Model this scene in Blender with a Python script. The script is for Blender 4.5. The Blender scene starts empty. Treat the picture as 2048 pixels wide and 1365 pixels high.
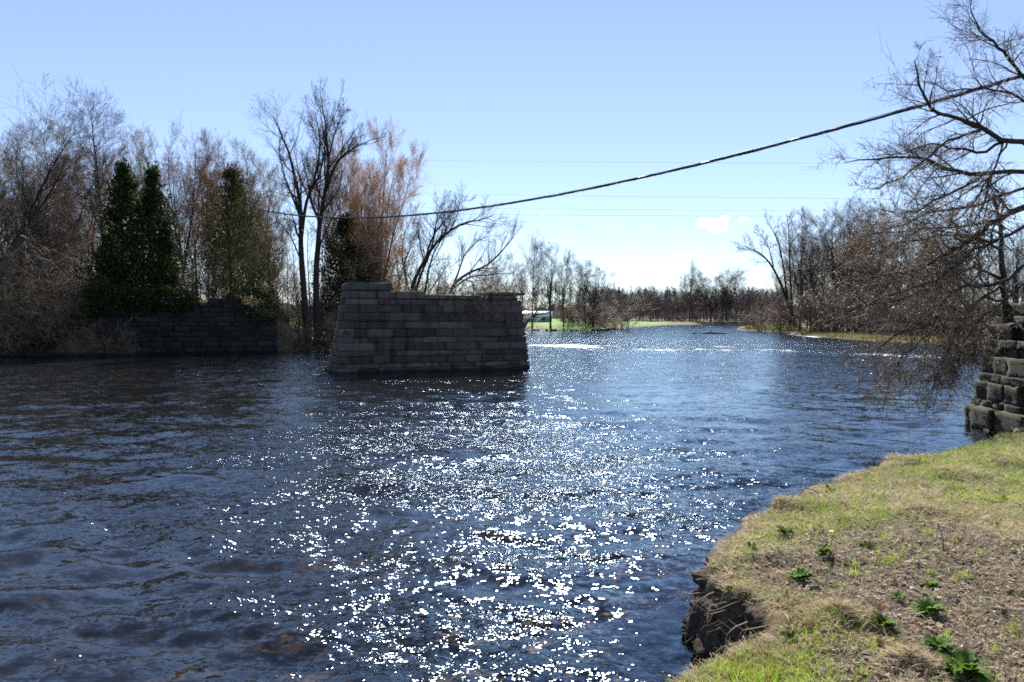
import bpy, math, random
import numpy as np
from mathutils import Vector

SC = bpy.context.scene
COL = SC.collection
RNG = np.random.default_rng(7)
F = 1600.0      # focal length in pixels of the 2048 px photograph
HZ = 640.0      # horizon row
CAMH = 2.6      # eye height over the water

def P(px, py, d):
    return np.array([(px - 1024.0) * d / F, d, CAMH + (HZ - py) * d / F])

# ------------------------------------------------------------------ noise
def _h(ix, iy, iz, s):
    n = (ix.astype(np.int64) * 374761393 + iy.astype(np.int64) * 668265263 + iz.astype(np.int64) * 2147483647 + s * 974634) & 0xFFFFFFFF
    n = ((n ^ (n >> 13)) * 1274126177) & 0xFFFFFFFF
    n = ((n ^ (n >> 16)) * 2246822519) & 0xFFFFFFFF
    n = n ^ (n >> 15)
    return (n & 0xFFFFFF) / float(0xFFFFFF)

def noise3(p, s=0):
    i = np.floor(p).astype(np.int64); f = p - i
    f = f * f * (3 - 2 * f)
    r = 0
    for dx in (0, 1):
        wx = f[..., 0] if dx else 1 - f[..., 0]
        for dy in (0, 1):
            wy = f[..., 1] if dy else 1 - f[..., 1]
            for dz in (0, 1):
                wz = f[..., 2] if dz else 1 - f[..., 2]
                r = r + wx * wy * wz * _h(i[..., 0] + dx, i[..., 1] + dy, i[..., 2] + dz, s)
    return r * 2 - 1

def noise2(x, y, s=0):
    ix = np.floor(x).astype(np.int64); iy = np.floor(y).astype(np.int64)
    fx = x - ix; fy = y - iy
    fx = fx * fx * (3 - 2 * fx); fy = fy * fy * (3 - 2 * fy)
    z = np.zeros_like(ix)
    a = _h(ix, iy, z, s); b = _h(ix + 1, iy, z, s); c = _h(ix, iy + 1, z, s); d = _h(ix + 1, iy + 1, z, s)
    return ((a * (1 - fx) + b * fx) * (1 - fy) + (c * (1 - fx) + d * fx) * fy) * 2 - 1

def fbm2(x, y, s=0, o=4):
    r = 0; a = 1.0; t = 0
    for k in range(o):
        r = r + a * noise2(x * 2 ** k + 17.3 * k, y * 2 ** k - 9.1 * k, s + k); t += a; a *= .5
    return r / t

def sstep(a, b, x):
    t = np.clip((x - a) / (b - a), 0, 1)
    return t * t * (3 - 2 * t)

def nrm(v):
    return v / np.maximum(np.linalg.norm(v, axis=-1, keepdims=True), 1e-9)

# ------------------------------------------------------------------ mesh
def mesh_np(name, V, faces, smooth=False, attrs=None, mats=None, matidx=None):
    """faces: list of int arrays (n,k)"""
    me = bpy.data.meshes.new(name)
    V = np.asarray(V, dtype=np.float32)
    me.vertices.add(len(V)); me.vertices.foreach_set('co', V.ravel())
    faces = [np.asarray(f, dtype=np.int32) for f in faces if len(f)]
    nl = sum(f.size for f in faces); nf = sum(len(f) for f in faces)
    me.loops.add(nl); me.polygons.add(nf)
    me.loops.foreach_set('vertex_index', np.concatenate([f.ravel() for f in faces]))
    tot = np.concatenate([np.full(len(f), f.shape[1], dtype=np.int32) for f in faces])
    st = np.concatenate([[0], np.cumsum(tot)[:-1]]).astype(np.int32)
    me.polygons.foreach_set('loop_start', st)
    try: me.polygons.foreach_set('loop_total', tot)
    except Exception: pass
    if smooth: me.polygons.foreach_set('use_smooth', np.ones(nf, dtype=bool))
    if matidx is not None: me.polygons.foreach_set('material_index', np.asarray(matidx, dtype=np.int32))
    for k, a in (attrs or {}).items():
        a = np.asarray(a, dtype=np.float32)
        at = me.attributes.new(k, 'FLOAT', 'POINT'); at.data.foreach_set('value', a)
    for m in (mats or []): me.materials.append(m)
    me.update(calc_edges=True)
    return me

def link(name, me, parent=None, loc=None):
    o = bpy.data.objects.new(name, me); COL.objects.link(o)
    if parent is not None: o.parent = parent
    if loc is not None: o.location = loc
    return o

def tag(o, label=None, cat=None, group=None, kind=None):
    if label: o['label'] = label
    if cat: o['category'] = cat
    if group: o['group'] = group
    if kind: o['kind'] = kind
    return o

def empty(name, loc, label, cat, group=None, rz=0.0):
    o = bpy.data.objects.new(name, None); COL.objects.link(o)
    o.location = loc; o.rotation_euler = (0, 0, rz); o.empty_display_size = .3
    return tag(o, label, cat, group)

def tubes(groups):
    """groups: list of (pts (M,N,3), rad (M,N), sides) -> V, faces, tparam"""
    VV = []; FF = []; off = 0; TT = []
    for pts, rad, S in groups:
        M, N, _ = pts.shape
        if M == 0: continue
        t = np.gradient(pts, axis=1); t = nrm(t)
        ref = np.where(np.abs(t[:, :1, 2:3]) > .9, np.array([1., 0, 0]), np.array([0, 0, 1.]))
        a = nrm(np.cross(t, np.broadcast_to(ref, t.shape))); b = np.cross(t, a)
        ang = np.arange(S) * 2 * np.pi / S
        ring = (pts[:, :, None, :] + rad[:, :, None, None] * (np.cos(ang)[None, None, :, None] * a[:, :, None, :] + np.sin(ang)[None, None, :, None] * b[:, :, None, :]))
        VV.append(ring.reshape(-1, 3))
        idx = off + np.arange(M * N * S).reshape(M, N, S)
        i0 = idx[:, :-1, :]; i1 = idx[:, 1:, :]
        q = np.stack([i0, np.roll(i0, -1, 2), np.roll(i1, -1, 2), i1], -1).reshape(-1, 4)
        FF.append(q); off += M * N * S
    return np.concatenate(VV), FF

def resample(poly, n):
    poly = np.asarray(poly, float); k = len(poly)
    u = np.linspace(0, k - 1, n)
    e = np.vstack([2 * poly[0] - poly[1], poly, 2 * poly[-1] - poly[-2]])
    i = np.minimum(u.astype(int), k - 2); f = (u - i)[:, None]
    p0, p1, p2, p3 = e[i], e[i + 1], e[i + 2], e[i + 3]
    return .5 * (2 * p1 + (p2 - p0) * f + (2 * p0 - 5 * p1 + 4 * p2 - p3) * f ** 2 + (3 * p1 - p0 - 3 * p2 + p3) * f ** 3)

# ------------------------------------------------------------------ materials
def mat(name):
    m = bpy.data.materials.new(name); m.use_nodes = True
    nt = m.node_tree; nt.nodes.clear()
    return m, nt

class NB:
    def __init__(s, nt): s.nt = nt
    def n(s, typ, **kw):
        nd = s.nt.nodes.new(typ)
        for k, v in kw.items():
            if k.startswith('i_'):
                key = k[2:]; key = int(key) if key.isdigit() else key.replace('_', ' ')
                s.set(nd, key, v)
            else: setattr(nd, k, v)
        return nd
    def set(s, nd, key, v):
        if isinstance(v, bpy.types.NodeSocket): s.nt.links.new(v, nd.inputs[key])
        else: nd.inputs[key].default_value = v
    def math(s, op, a, b=0.0, c=None, clamp=False):
        nd = s.n('ShaderNodeMath', operation=op, use_clamp=clamp); s.set(nd, 0, a); s.set(nd, 1, b)
        if c is not None: s.set(nd, 2, c)
        return nd.outputs[0]
    def vmath(s, op, a, b=None, scale=None):
        nd = s.n('ShaderNodeVectorMath', operation=op); s.set(nd, 0, a)
        if b is not None: s.set(nd, 1, b)
        if scale is not None: s.set(nd, 'Scale', scale)
        return nd.outputs[0]
    def mix(s, f, a, b):
        nd = s.n('ShaderNodeMix', data_type='RGBA'); s.set(nd, 0, f); s.set(nd, 6, a); s.set(nd, 7, b)
        return nd.outputs[2]
    def noise(s, vec, scale, detail=4, rough=.5, dist=0.0, out=0):
        nd = s.n('ShaderNodeTexNoise'); 
        if vec is not None: s.set(nd, 'Vector', vec)
        s.set(nd, 'Scale', scale); s.set(nd, 'Detail', detail); s.set(nd, 'Roughness', rough); s.set(nd, 'Distortion', dist)
        return nd.outputs[out]
    def ramp(s, f, stops):
        nd = s.n('ShaderNodeValToRGB'); s.set(nd, 0, f)
        el = nd.color_ramp.elements
        while len(el) < len(stops): el.new(.5)
        for e, (p, c) in zip(el, stops):
            e.position = p; e.color = (*c, 1) if len(c) == 3 else c
        return nd.outputs[0]
    def mr(s, v, a, b, c=0., d=1.):
        nd = s.n('ShaderNodeMapRange'); s.set(nd, 0, v); s.set(nd, 1, a); s.set(nd, 2, b); s.set(nd, 3, c); s.set(nd, 4, d)
        return nd.outputs[0]
    def attr(s, name): return s.n('ShaderNodeAttribute', attribute_name=name).outputs['Fac']
    def pos(s): return s.n('ShaderNodeNewGeometry').outputs['Position']
    def obj(s): return s.n('ShaderNodeTexCoord').outputs['Object']
    def rand(s): return s.n('ShaderNodeObjectInfo').outputs['Random']
    def bsdf(s, col, rough=.8, normal=None, spec=.3):
        nd = s.n('ShaderNodeBsdfPrincipled'); s.set(nd, 'Base Color', col); s.set(nd, 'Roughness', rough); s.set(nd, 'Specular IOR Level', spec)
        if normal is not None: s.set(nd, 'Normal', normal)
        return nd.outputs[0]
    def bump(s, h, dist=.02, strength=1.0):
        nd = s.n('ShaderNodeBump'); s.set(nd, 'Height', h); s.set(nd, 'Distance', dist); s.set(nd, 'Strength', strength)
        return nd.outputs[0]
    def out(s, sh, vol=None):
        nd = s.n('ShaderNodeOutputMaterial'); s.nt.links.new(sh, nd.inputs[0])
    def mixs(s, f, a, b):
        nd = s.n('ShaderNodeMixShader'); s.set(nd, 0, f); s.nt.links.new(a, nd.inputs[1]); s.nt.links.new(b, nd.inputs[2])
        return nd.outputs[0]

def bark_mat(name, c1, c2, scale=6.0, rough=.85):
    m, nt = mat(name); b = NB(nt)
    v = b.obj()
    n1 = b.noise(b.vmath('MULTIPLY', v, (1., 1., .25)), scale, 5, .65)
    n2 = b.noise(v, .8, 2)
    f = b.math('ADD', b.math('MULTIPLY', n1, .8), b.math('MULTIPLY', n2, .35))
    c = b.mix(b.mr(f, .35, .8), (*c1, 1), (*c2, 1))
    b.out(b.bsdf(c, rough, b.bump(n1, .02, .7), .25))
    return m

def twig_mat(name, c1, c2, rough=.6, spec=.3, trans=0.):
    m, nt = mat(name); b = NB(nt)
    f = b.noise(b.obj(), 1.1, 2)
    c = b.mix(b.mr(f, .3, .7), (*c1, 1), (*c2, 1))
    t = b.n('ShaderNodeBsdfTranslucent'); b.set(t, 0, c)
    b.out(b.mixs(trans, b.bsdf(c, rough, None, spec), t.outputs[0]) if trans else b.bsdf(c, rough, None, spec))
    return m

def leaf_mat(name, c1, c2, scale=1.5, trans=.35, rough=.55, attr='tone', spec=.4):
    m, nt = mat(name); b = NB(nt)
    a = b.attr(attr)
    c = b.mix(a, (*c1, 1), (*c2, 1))
    p = b.bsdf(c, rough, None, spec)
    t = b.n('ShaderNodeBsdfTranslucent'); b.set(t, 0, c)
    b.out(b.mixs(trans, p, t.outputs[0]))
    return m

# ------------------------------------------------------------------ river shoreline
SHORE = np.array([(-2.5, -8), (-1.2, -1.5), (-.3, 1.5), (.05, 3.1), (.47, 4.2), (.76, 4.55), (1.12, 4.9), (1.58, 5.15), (1.80, 5.5), (1.74, 5.85), (1.62, 6.2), (1.62, 6.75),
    (1.84, 7.3), (2.16, 7.7), (2.32, 8.15), (2.55, 8.4), (3.0, 8.9), (3.5, 9.7), (4.55, 10.75), (5.75, 11.65), (7.1, 12.55), (8.7, 13.8), (10.4, 15.2), (11.5, 16.2),
    (12.6, 17.5), (13.2, 20.4), (14.8, 23), (21, 32), (33.5, 52), (46.8, 80), (43.5, 94.5), (46, 115), (50, 139), (56, 165), (56, 190), (58.6, 208), (66, 235), (79, 277), (95, 320), (120, 370),
    (150, 425), (110, 436), (85, 400), (72, 378), (55, 310), (33, 245), (25, 205), (20.8, 189), (12, 188), (4.2, 186), (-3, 165), (-9, 130), (-14, 95), (-17.5, 74), (-18.5, 66), (-20, 65),
    (-24.5, 62.6), (-30.5, 59.4), (-37, 57.8), (-60, 56), (-120, 52), (-200, 20), (-150, -8)], float)

def sdist(x, y):
    """distance to the waterline, + on land"""
    x = np.asarray(x, float); y = np.asarray(y, float)
    d2 = np.full(x.shape, 1e12); inside = np.zeros(x.shape, bool)
    A = SHORE; B = np.roll(SHORE, -1, 0)
    for (ax, ay), (bx, by) in zip(A, B):
        ex, ey = bx - ax, by - ay
        t = np.clip(((x - ax) * ex + (y - ay) * ey) / (ex * ex + ey * ey), 0, 1)
        dd = (x - ax - t * ex) ** 2 + (y - ay - t * ey) ** 2
        d2 = np.minimum(d2, dd)
        if ay != by:
            c = (ay > y) != (by > y)
            inside ^= c & (x < ex * (y - ay) / ey + ax)
    d = np.sqrt(d2)
    return np.where(inside, -d, d)

AB_A = np.array([-30.4, 58.4]); AB_B = np.array([-18.7, 64.0])   # left abutment front
AB_E = (AB_B - AB_A) / np.linalg.norm(AB_B - AB_A); AB_N = np.array([-AB_E[1], AB_E[0]])
MOUNDS = [(P(1677, 1209, 5.35)[:2], .20, .11), (P(1820, 1306, 4.55)[:2], .17, .09), (P(1460, 1216, 5.25)[:2], .16, .07), (P(1560, 1000, 8.6)[:2], .3, .08),
          (P(1842, 1010, 8.1)[:2], .28, .10), (P(1890, 945, 10.)[:2], .45, .12), (P(1840, 1380, 4.1)[:2], .2, .10), (P(1980, 930, 10.6)[:2], .4, .1), (P(1500, 1095, 6.7)[:2], .2, .05), (P(1800, 920, 11.)[:2], .45, .10)]

def is_near(x, y): return (y < 23) & (x > -6) & (np.hypot(x, y) < 40)

def hz(x, y):
    x = np.asarray(x, float); y = np.asarray(y, float)
    near = is_near(x, y)
    s = sdist(x, y)
    sn = s + .07 * fbm2(x * 2.2, y * 2.2, 3, 3) + .10 * noise2(x * 1.1, y * 1.1, 4) + .05 * noise2(x * 7, y * 7, 5)
    # near bank
    top = .60 + .10 * sstep(0, 5, s) + .05 * fbm2(x * .8, y * .8, 11, 3) + .028 * fbm2(x * 4.5, y * 4.5, 12, 3) + .012 * noise2(x * 17, y * 17, 13)
    top = top + .20 * sstep(5, 9, x)
    top = top - .12 * np.exp(-np.maximum(s, 0) / .25) * (.5 + .5 * noise2(x * 3, y * 3, 8))
    for c, r, h in MOUNDS:
        q = ((x - c[0]) ** 2 + (y - c[1]) ** 2) / (r * r)
        top = top + h * np.exp(-q) - .5 * h * np.exp(-((x - c[0] - .1) ** 2 + (y - c[1] + r * .9) ** 2) / (.4 * r * r))
    bedn = -.20 - .25 * (1 - np.exp(np.minimum(s, 0) / 1.2)) - .45 * (1 - np.exp(np.minimum(s, 0) / 7)) + .05 * fbm2(x * 2, y * 2, 21, 3) + .03 * noise2(x * 7, y * 7, 22)
    wd = .15 + .22 * sstep(-.1, .5, fbm2(x * .9, y * .9, 14, 2)) * (.4 + .6 * noise2(x * 6, y * 6, 15) ** 2)
    k = sstep(-.02, .10, sn)
    ledge = .16 * sstep(-.35, -.05, sn)
    zn = (bedn + ledge) * (1 - k) + top * k
    zn = zn + 2.0 * np.exp(-((x - 15.8) ** 2 + (y - 19.2) ** 2) / 8.0) * k
    # far banks
    lf = .10 + 1.15 * (1 - np.exp(-np.maximum(s, 0) / 5.)) + .012 * np.clip(s, 0, 200) + .25 * fbm2(x * .12, y * .12, 31, 3) * sstep(0, 6, s) + .12 * fbm2(x * .7, y * .7, 33, 3) * sstep(0, 2, s)
    spit = sstep(40, 44, x) * sstep(200, 180, y) * (y > 60)
    lf = lf * (1 - .55 * spit)
    rx, ry = x - AB_A[0], y - AB_A[1]
    al = rx * AB_N[0] + ry * AB_N[1]; la = rx * AB_E[0] + ry * AB_E[1]
    L = np.linalg.norm(AB_B - AB_A)
    lat = np.maximum(np.maximum(-la, la - L), 0)
    emb = sstep(.7, 1.3, al) * (1 - sstep(-.8, 3.6, lat)) * sstep(60, 25, al)
    lf = lf + np.maximum(4.35 + .12 * fbm2(x, y, 35, 3) - lf, 0) * emb
    bedf = -.3 - .6 * (1 - np.exp(np.minimum(s, 0) / 4.))
    kf = sstep(-.3, .35, s + .2 * fbm2(x * .6, y * .6, 36, 3))
    zf = bedf * (1 - kf) + lf * kf
    w = sstep(20, 24, y) if np.ndim(y) else sstep(20, 24, np.array(y))
    w = np.where(x > -6, w, 1.0)
    return zn * (1 - w) + zf * w

def gz(x, y): return float(hz(np.array([x]), np.array([y]))[0])
def ground_pt(px, d):
    x = (px - 1024.) * d / F
    return np.array([x, d, gz(x, d)])

# ------------------------------------------------------------------ terrain
ang = np.radians(np.concatenate([np.linspace(-180, -44, 90)[:-1], np.linspace(-44, -8, 150)[:-1], np.linspace(-8, 44, 640)[:-1], np.linspace(44, 180, 90)]))
rs = [.35]
while rs[-1] < 3500:
    r = rs[-1]
    rs.append(r + (max(.035, r * .008) if r < 16 else max(.12, r * .016) if r < 500 else r * .06))
rs = np.array(rs)
R, A = np.meshgrid(rs, ang, indexing='ij')
X = R * np.sin(A); Y = R * np.cos(A)
Z = hz(X.ravel(), Y.ravel()).reshape(X.shape)
S = sdist(X.ravel(), Y.ravel()).reshape(X.shape)
nr, na = X.shape
idx = np.arange(nr * na).reshape(nr, na)
q = np.stack([idx[:-1, :-1], idx[:-1, 1:], idx[1:, 1:], idx[1:, :-1]], -1).reshape(-1, 4)
near = is_near(X, Y)
field = sstep(.6, 2.5, S + 3 * fbm2(X * .05, Y * .05, 41, 2)) * (X < 76) * (Y > 176) * (X > -60 )
field2 = sstep(10, 16, S) * (Y > 76) * (Y < 176) * (X < 0) * (X > -40) * .8
litter = sstep(.0, .35, fbm2(X * .55, Y * .55, 51, 3) + 1.15 * np.exp(-(((X - 3.6) / 1.5) ** 2 + ((Y - 6.0) / 2.0) ** 2)) + .7 * np.exp(-(((X - 2.9) / 1.0) ** 2 + ((Y - 4.2) / .9) ** 2)) - .35) * near
litter_v = litter
V = np.stack([X, Y, Z], -1).reshape(-1, 3)

m_ground, nt = mat('ground_soil'); b = NB(nt)
p = b.pos()
n_big = b.noise(p, .5, 3); n_mid = b.noise(p, 3.5, 5, .6); n_fine = b.noise(p, 28, 5, .65); n_vf = b.noise(p, 120, 3, .6)
soil = b.ramp(b.math('ADD', b.math('MULTIPLY', n_fine, .6), b.math('MULTIPLY', n_mid, .4)), [(.3, (.035, .024, .016)), (.5, (.085, .06, .04)), (.7, (.17, .125, .085))])
thatch = b.ramp(b.math('ADD', b.math('MULTIPLY', n_fine, .5), b.math('MULTIPLY', n_vf, .5)), [(.3, (.10, .075, .04)), (.52, (.24, .19, .10)), (.72, (.42, .35, .2))])
green = b.ramp(n_fine, [(.3, (.05, .075, .012)), (.7, (.13, .17, .035))])
litc = b.ramp(b.math('ADD', b.math('MULTIPLY', n_vf, .5), b.math('MULTIPLY', n_fine, .5)), [(.3, (.03, .022, .015)), (.5, (.10, .07, .045)), (.68, (.25, .19, .13))])
c = b.mix(b.mr(n_mid, .42, .62), thatch, green)
c = b.mix(b.attr('litter'), c, litc)
far_c = b.ramp(b.math('ADD', b.math('MULTIPLY', n_mid, .5), b.math('MULTIPLY', b.noise(p, .35, 4), .5)), [(.35, (.05, .038, .022)), (.5, (.13, .10, .05)), (.66, (.24, .19, .09))])
c = b.mix(b.attr('near'), far_c, c)
fieldc = b.ramp(b.noise(p, .25, 5, .6), [(.3, (.09, .18, .02)), (.55, (.13, .27, .025)), (.75, (.20, .28, .05))])
c = b.mix(b.attr('field'), c, fieldc)
c = b.mix(b.attr('face'), c, soil)
vor = b.n('ShaderNodeTexVoronoi', feature='F1'); b.set(vor, 'Vector', b.vmath('ADD', p, b.vmath('SCALE', b.noise(p, 3., 2, out=1), scale=.25))); b.set(vor, 'Scale', 7.)
cob = b.n('ShaderNodeSeparateColor'); b.set(cob, 0, vor.outputs['Color'])
bedc = b.ramp(cob.outputs[0], [(0, (.05, .04, .026)), (.5, (.12, .095, .06)), (.85, (.24, .19, .12)), (1, (.42, .35, .25))])
bedc = b.mix(b.mr(n_mid, .4, .65), bedc, (.10, .075, .035, 1))
c = b.mix(b.attr('bed'), c, bedc)
hgt = b.math('ADD', b.math('MULTIPLY', n_fine, 1.), b.math('MULTIPLY', n_vf, .4))
b.out(b.bsdf(c, .9, b.bump(hgt, .03, .8), .2))

face = ((1 - sstep(.42, .56, Z)) * near * (S > -.6) + (~near) * (1 - sstep(.0, .55, Z)) * .8)
bed = (Z < -.02) * 1.0
me = mesh_np('ground', V, [q], True, {'near': near.astype(float).ravel(), 'field': np.clip(field + field2, 0, 1).ravel(), 'litter': litter_v.ravel(), 'face': face.ravel(), 'bed': sstep(.02, -.06, Z).ravel()}, [m_ground])
tag(link('ground', me), kind='structure')

# ------------------------------------------------------------------ water
ang = np.radians(np.concatenate([np.linspace(-100, -40, 60)[:-1], np.linspace(-40, 40, 800)[:-1], np.linspace(40, 100, 40)]))
rs = [1.2]
while rs[-1] < 520:
    r = rs[-1]; rs.append(r + (min(.55, max(.04, r * r / 2080.)) if r < 115 else .9 if r < 200 else r * .04))
rs = np.array(rs); dr = np.gradient(rs)
R, A = np.meshgrid(rs, ang, indexing='ij'); DR = np.broadcast_to(dr[:, None], R.shape)
X = (R * np.sin(A)); Y = (R * np.cos(A))
S = sdist(X.ravel(), Y.ravel()).reshape(X.shape)
# rougher riffle in mid stream, calmer glide at the left and by the near bank
def gauss(cx, cy, sx, sy, rot=0.0):
    c, s_ = math.cos(rot), math.sin(rot)
    u = (X - cx) * c + (Y - cy) * s_; v = -(X - cx) * s_ + (Y - cy) * c
    return np.exp(-(u / sx) ** 2 - (v / sy) ** 2)
wob = fbm2(X * .25, Y * .12, 61, 4)
rough = .38 - .1 * sstep(2, 8, X) * sstep(40, 25, Y) + 1.5 * gauss(-.8, 15, 5.5, 8.5, .12) + .7 * gauss(-.7, 5.2, 1.7, 1.9) + .5 * sstep(18, 40, Y) + .22 * wob
swell = .48 + .75 * gauss(-4.6, 9.0, 3.6, 3.0) + .15 * gauss(-1.5, 13, 5, 5) + .25 * gauss(-.5, 5.5, 2, 1.5)
edge = sstep(-.1, -1.6, S)
rough = np.clip(rough, .16, 2.2) * (.35 + .65 * edge); swell = swell * (.2 + .8 * sstep(-.2, -2.5, S))
rm_ = np.minimum(rough, .85); rw = np.random.default_rng(5)
Zw = np.zeros_like(X)
wx = X + .55 * fbm2(X * .35, Y * .35, 71, 3); wy = Y + .55 * fbm2(X * .35, Y * .35, 75, 3)
for k in range(90):
    u = k / 89.
    lam = 2.6 * (0.16 / 2.6) ** u * rw.uniform(.85, 1.18)
    th = rw.normal(.25, .55 + .35 * u)                      # crests mostly across the view
    kx, ky = math.sin(th) * 2 * math.pi / lam, math.cos(th) * 2 * math.pi / lam
    slope = .030 if lam > .7 else .026
    amp = slope * lam / (2 * math.pi)
    fade = 1 - sstep(.16, .34, DR / lam)
    w = swell if lam > .9 else (rm_ if lam < .45 else .5 * (rm_ + swell))
    ph = kx * wx + ky * wy + rw.uniform(0, 6.28)
    s_ = np.sin(ph); Zw += amp * w * fade * (s_ + .28 * np.cos(2 * ph))
# a hydraulic hump and trough over the submerged rocks at left front
Zw += .03 * gauss(-4.3, 7.6, 1.0, .36, .25) - .035 * gauss(-4.1, 7.05, 1.0, .34, .25) + .035 * gauss(-3.0, 8.6, .8, .25, .2) - .03 * gauss(-3.0, 8.2, .8, .22, .2)
Zw += .018 * gauss(-.1, 4.95, .45, .16, -.3) - .018 * gauss(-.05, 4.7, .45, .15, -.3)
# the rapids far out
rap_line = np.interp(X, [-2, 1.8, 7.7, 12.4, 20.2, 23.5, 25.5, 32], [84, 78.5, 70.5, 65.5, 67.5, 63, 57, 52]) + 1.6 * fbm2(X * .22, Y * .02, 81, 3)
rx_ = sstep(.5, 3, X) * sstep(1.2, 4, -S)
rap = np.exp(-((Y - rap_line - 3.5) / 5.0) ** 2) * rx_
rap2 = np.exp(-((Y - 92 + .25 * X) / 16.) ** 2) * rx_
st_ = sstep(-.25, .30, fbm2(X * .16, Y * .16, 85, 4) + .2 * fbm2(X * .9, Y * .9, 89, 2))
foam = rx_ * (.4 + .6 * st_) * (.46 * np.exp(-((Y - rap_line - 1.2) / 2.6) ** 2) + .40 * np.exp(-((Y - rap_line - 8) / 7.0) ** 2) * sstep(.0, .4, fbm2(X * .3, Y * .2, 86, 3)))
foam += .5 * np.exp(-((S + 1.2) / .9) ** 2) * (X > 40) * (Y > 118) * (Y < 160) * sstep(-.35, .25, fbm2(X * .3, Y * .12, 90, 3)) + .35 * np.exp(-((S + 1.5) / 1.0) ** 2) * (X < 8) * (X > 0) * (Y > 160)
foam += .35 * gauss(-9.4, 38.2, .5, .5)
Zw += .10 * rap * (1 + fbm2(X * .5, Y * .5, 87, 3))
lost = sstep(5, 30, R)
idx = np.arange(X.size).reshape(X.shape)
q = np.stack([idx[:-1, :-1], idx[:-1, 1:], idx[1:, 1:], idx[1:, :-1]], -1).reshape(-1, 4)
keep = (S < .8).ravel()[q].any(1); q = q[keep]
m_water, nt = mat('river_water'); b = NB(nt)
p = b.pos()
ro = b.attr('rough'); lo = b.attr('lost'); ra = b.attr('rapid')
def slope(scale, stretch, detail=2, rough=.5):
    v = b.vmath('MULTIPLY', p, stretch)
    cc = b.noise(v, scale, detail, rough, out=1)
    return b.vmath('SUBTRACT', cc, (.5, .5, .5))
s1 = slope(2.2, (1., 1., 0.), 3, .55)
s2 = slope(8., (.6, 1., 0.), 2, .5)
s3 = slope(19., (.6, 1., 0.), 1, .5)
s4 = slope(46., (.6, 1., 0.), 0, .5)
patch = b.mr(b.noise(b.vmath('MULTIPLY', p, (.5, 1., 0.)), .55, 4, .6), .35, .66, .30, 1.6)
a1 = b.math('ADD', .10, b.math('MULTIPLY', lo, .50))
a2 = b.math('ADD', .10, b.math('MULTIPLY', ro, .62))
a3 = b.math('ADD', .03, b.math('MULTIPLY', ro, .72))
a4 = b.math('ADD', .02, b.math('MULTIPLY', ro, .50))
boost = b.math('ADD', patch, b.math('MULTIPLY', ra, 2.4))
sl = b.vmath('ADD', b.vmath('SCALE', s1, scale=a1), b.vmath('SCALE', s2, scale=a2))
sl = b.vmath('ADD', sl, b.vmath('ADD', b.vmath('SCALE', s3, scale=a3), b.vmath('SCALE', s4, scale=a4)))
sl = b.vmath('SCALE', sl, scale=boost)
gn = b.n('ShaderNodeNewGeometry').outputs['Normal']
sp3 = b.n('ShaderNodeSeparateXYZ'); b.set(sp3, 0, b.vmath('ADD', gn, sl))
# ripples drift downstream: steep faces on the near side, long gentle backs
ys = b.mix(b.attr('lost'), b.n('ShaderNodeCombineXYZ', i_0=b.math('MINIMUM', sp3.outputs[1], b.math('MULTIPLY', sp3.outputs[1], .55))).outputs[0], b.n('ShaderNodeCombineXYZ', i_0=b.math('MINIMUM', sp3.outputs[1], b.math('MULTIPLY', sp3.outputs[1], .12))).outputs[0])
y1 = b.n('ShaderNodeSeparateXYZ'); b.set(y1, 0, ys)
cm3 = b.n('ShaderNodeCombineXYZ'); b.set(cm3, 0, sp3.outputs[0]); b.set(cm3, 1, y1.outputs[0]); b.set(cm3, 2, sp3.outputs[2])
N = b.vmath('NORMALIZE', cm3.outputs[0])
fr = b.n('ShaderNodeFresnel'); b.set(fr, 'IOR', 1.52); b.set(fr, 'Normal', N)
gl = b.n('ShaderNodeBsdfGlossy'); b.set(gl, 'Color', (.77, .91, 1, 1)); gl.distribution = 'BECKMANN'; b.set(gl, 'Roughness', .14); b.set(gl, 'Normal', N)
tr = b.n('ShaderNodeBsdfTransparent'); b.set(tr, 0, b.mix(b.attr('deep'), (.88, .80, .64, 1), (.36, .30, .20, 1)))
tb = b.n('ShaderNodeBsdfDiffuse'); b.set(tb, 0, (.085, .080, .072, 1))
sh = b.mixs(fr.outputs[0], b.mixs(b.math('MULTIPLY', b.attr('deep'), .17), tr.outputs[0], tb.outputs[0]), gl.outputs[0])
fm = b.noise(b.vmath('MULTIPLY', p, (.6, 1., 0.)), 1.6, 5, .7)
fmask = b.math('MULTIPLY', b.mr(b.math('ADD', fm, b.math('MULTIPLY', b.attr('foam'), .85)), .72, .86), 1.0, clamp=True)
fo = b.bsdf((.75, .77, .78, 1), .6)
sh = b.mixs(fmask, sh, fo)
b.out(sh)
deep = sstep(-.4, -5.5, S)
me = mesh_np('river', np.stack([X, Y, Zw], -1).reshape(-1, 3), [q], True, {'rough': rough.ravel(), 'lost': lost.ravel(), 'rapid': np.clip(rap + .6 * rap2, 0, 1.3).ravel(), 'foam': np.clip(foam, 0, 1).ravel(), 'deep': deep.ravel()}, [m_water])
tag(link('river', me), kind='structure')
#PART2
# ------------------------------------------------------------------ stonework
def block_template(n=5):
    import bmesh
    bm = bmesh.new(); bmesh.ops.create_cube(bm, size=2.0)
    bmesh.ops.subdivide_edges(bm, edges=bm.edges[:], cuts=n - 2, use_grid_fill=True)
    bm.verts.ensure_lookup_table()
    V = np.array([v.co[:] for v in bm.verts]); Fq = np.array([[v.index for v in f.verts] for f in bm.faces]); bm.free()
    return V, Fq
BT_V, BT_F = block_template(6)

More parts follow.
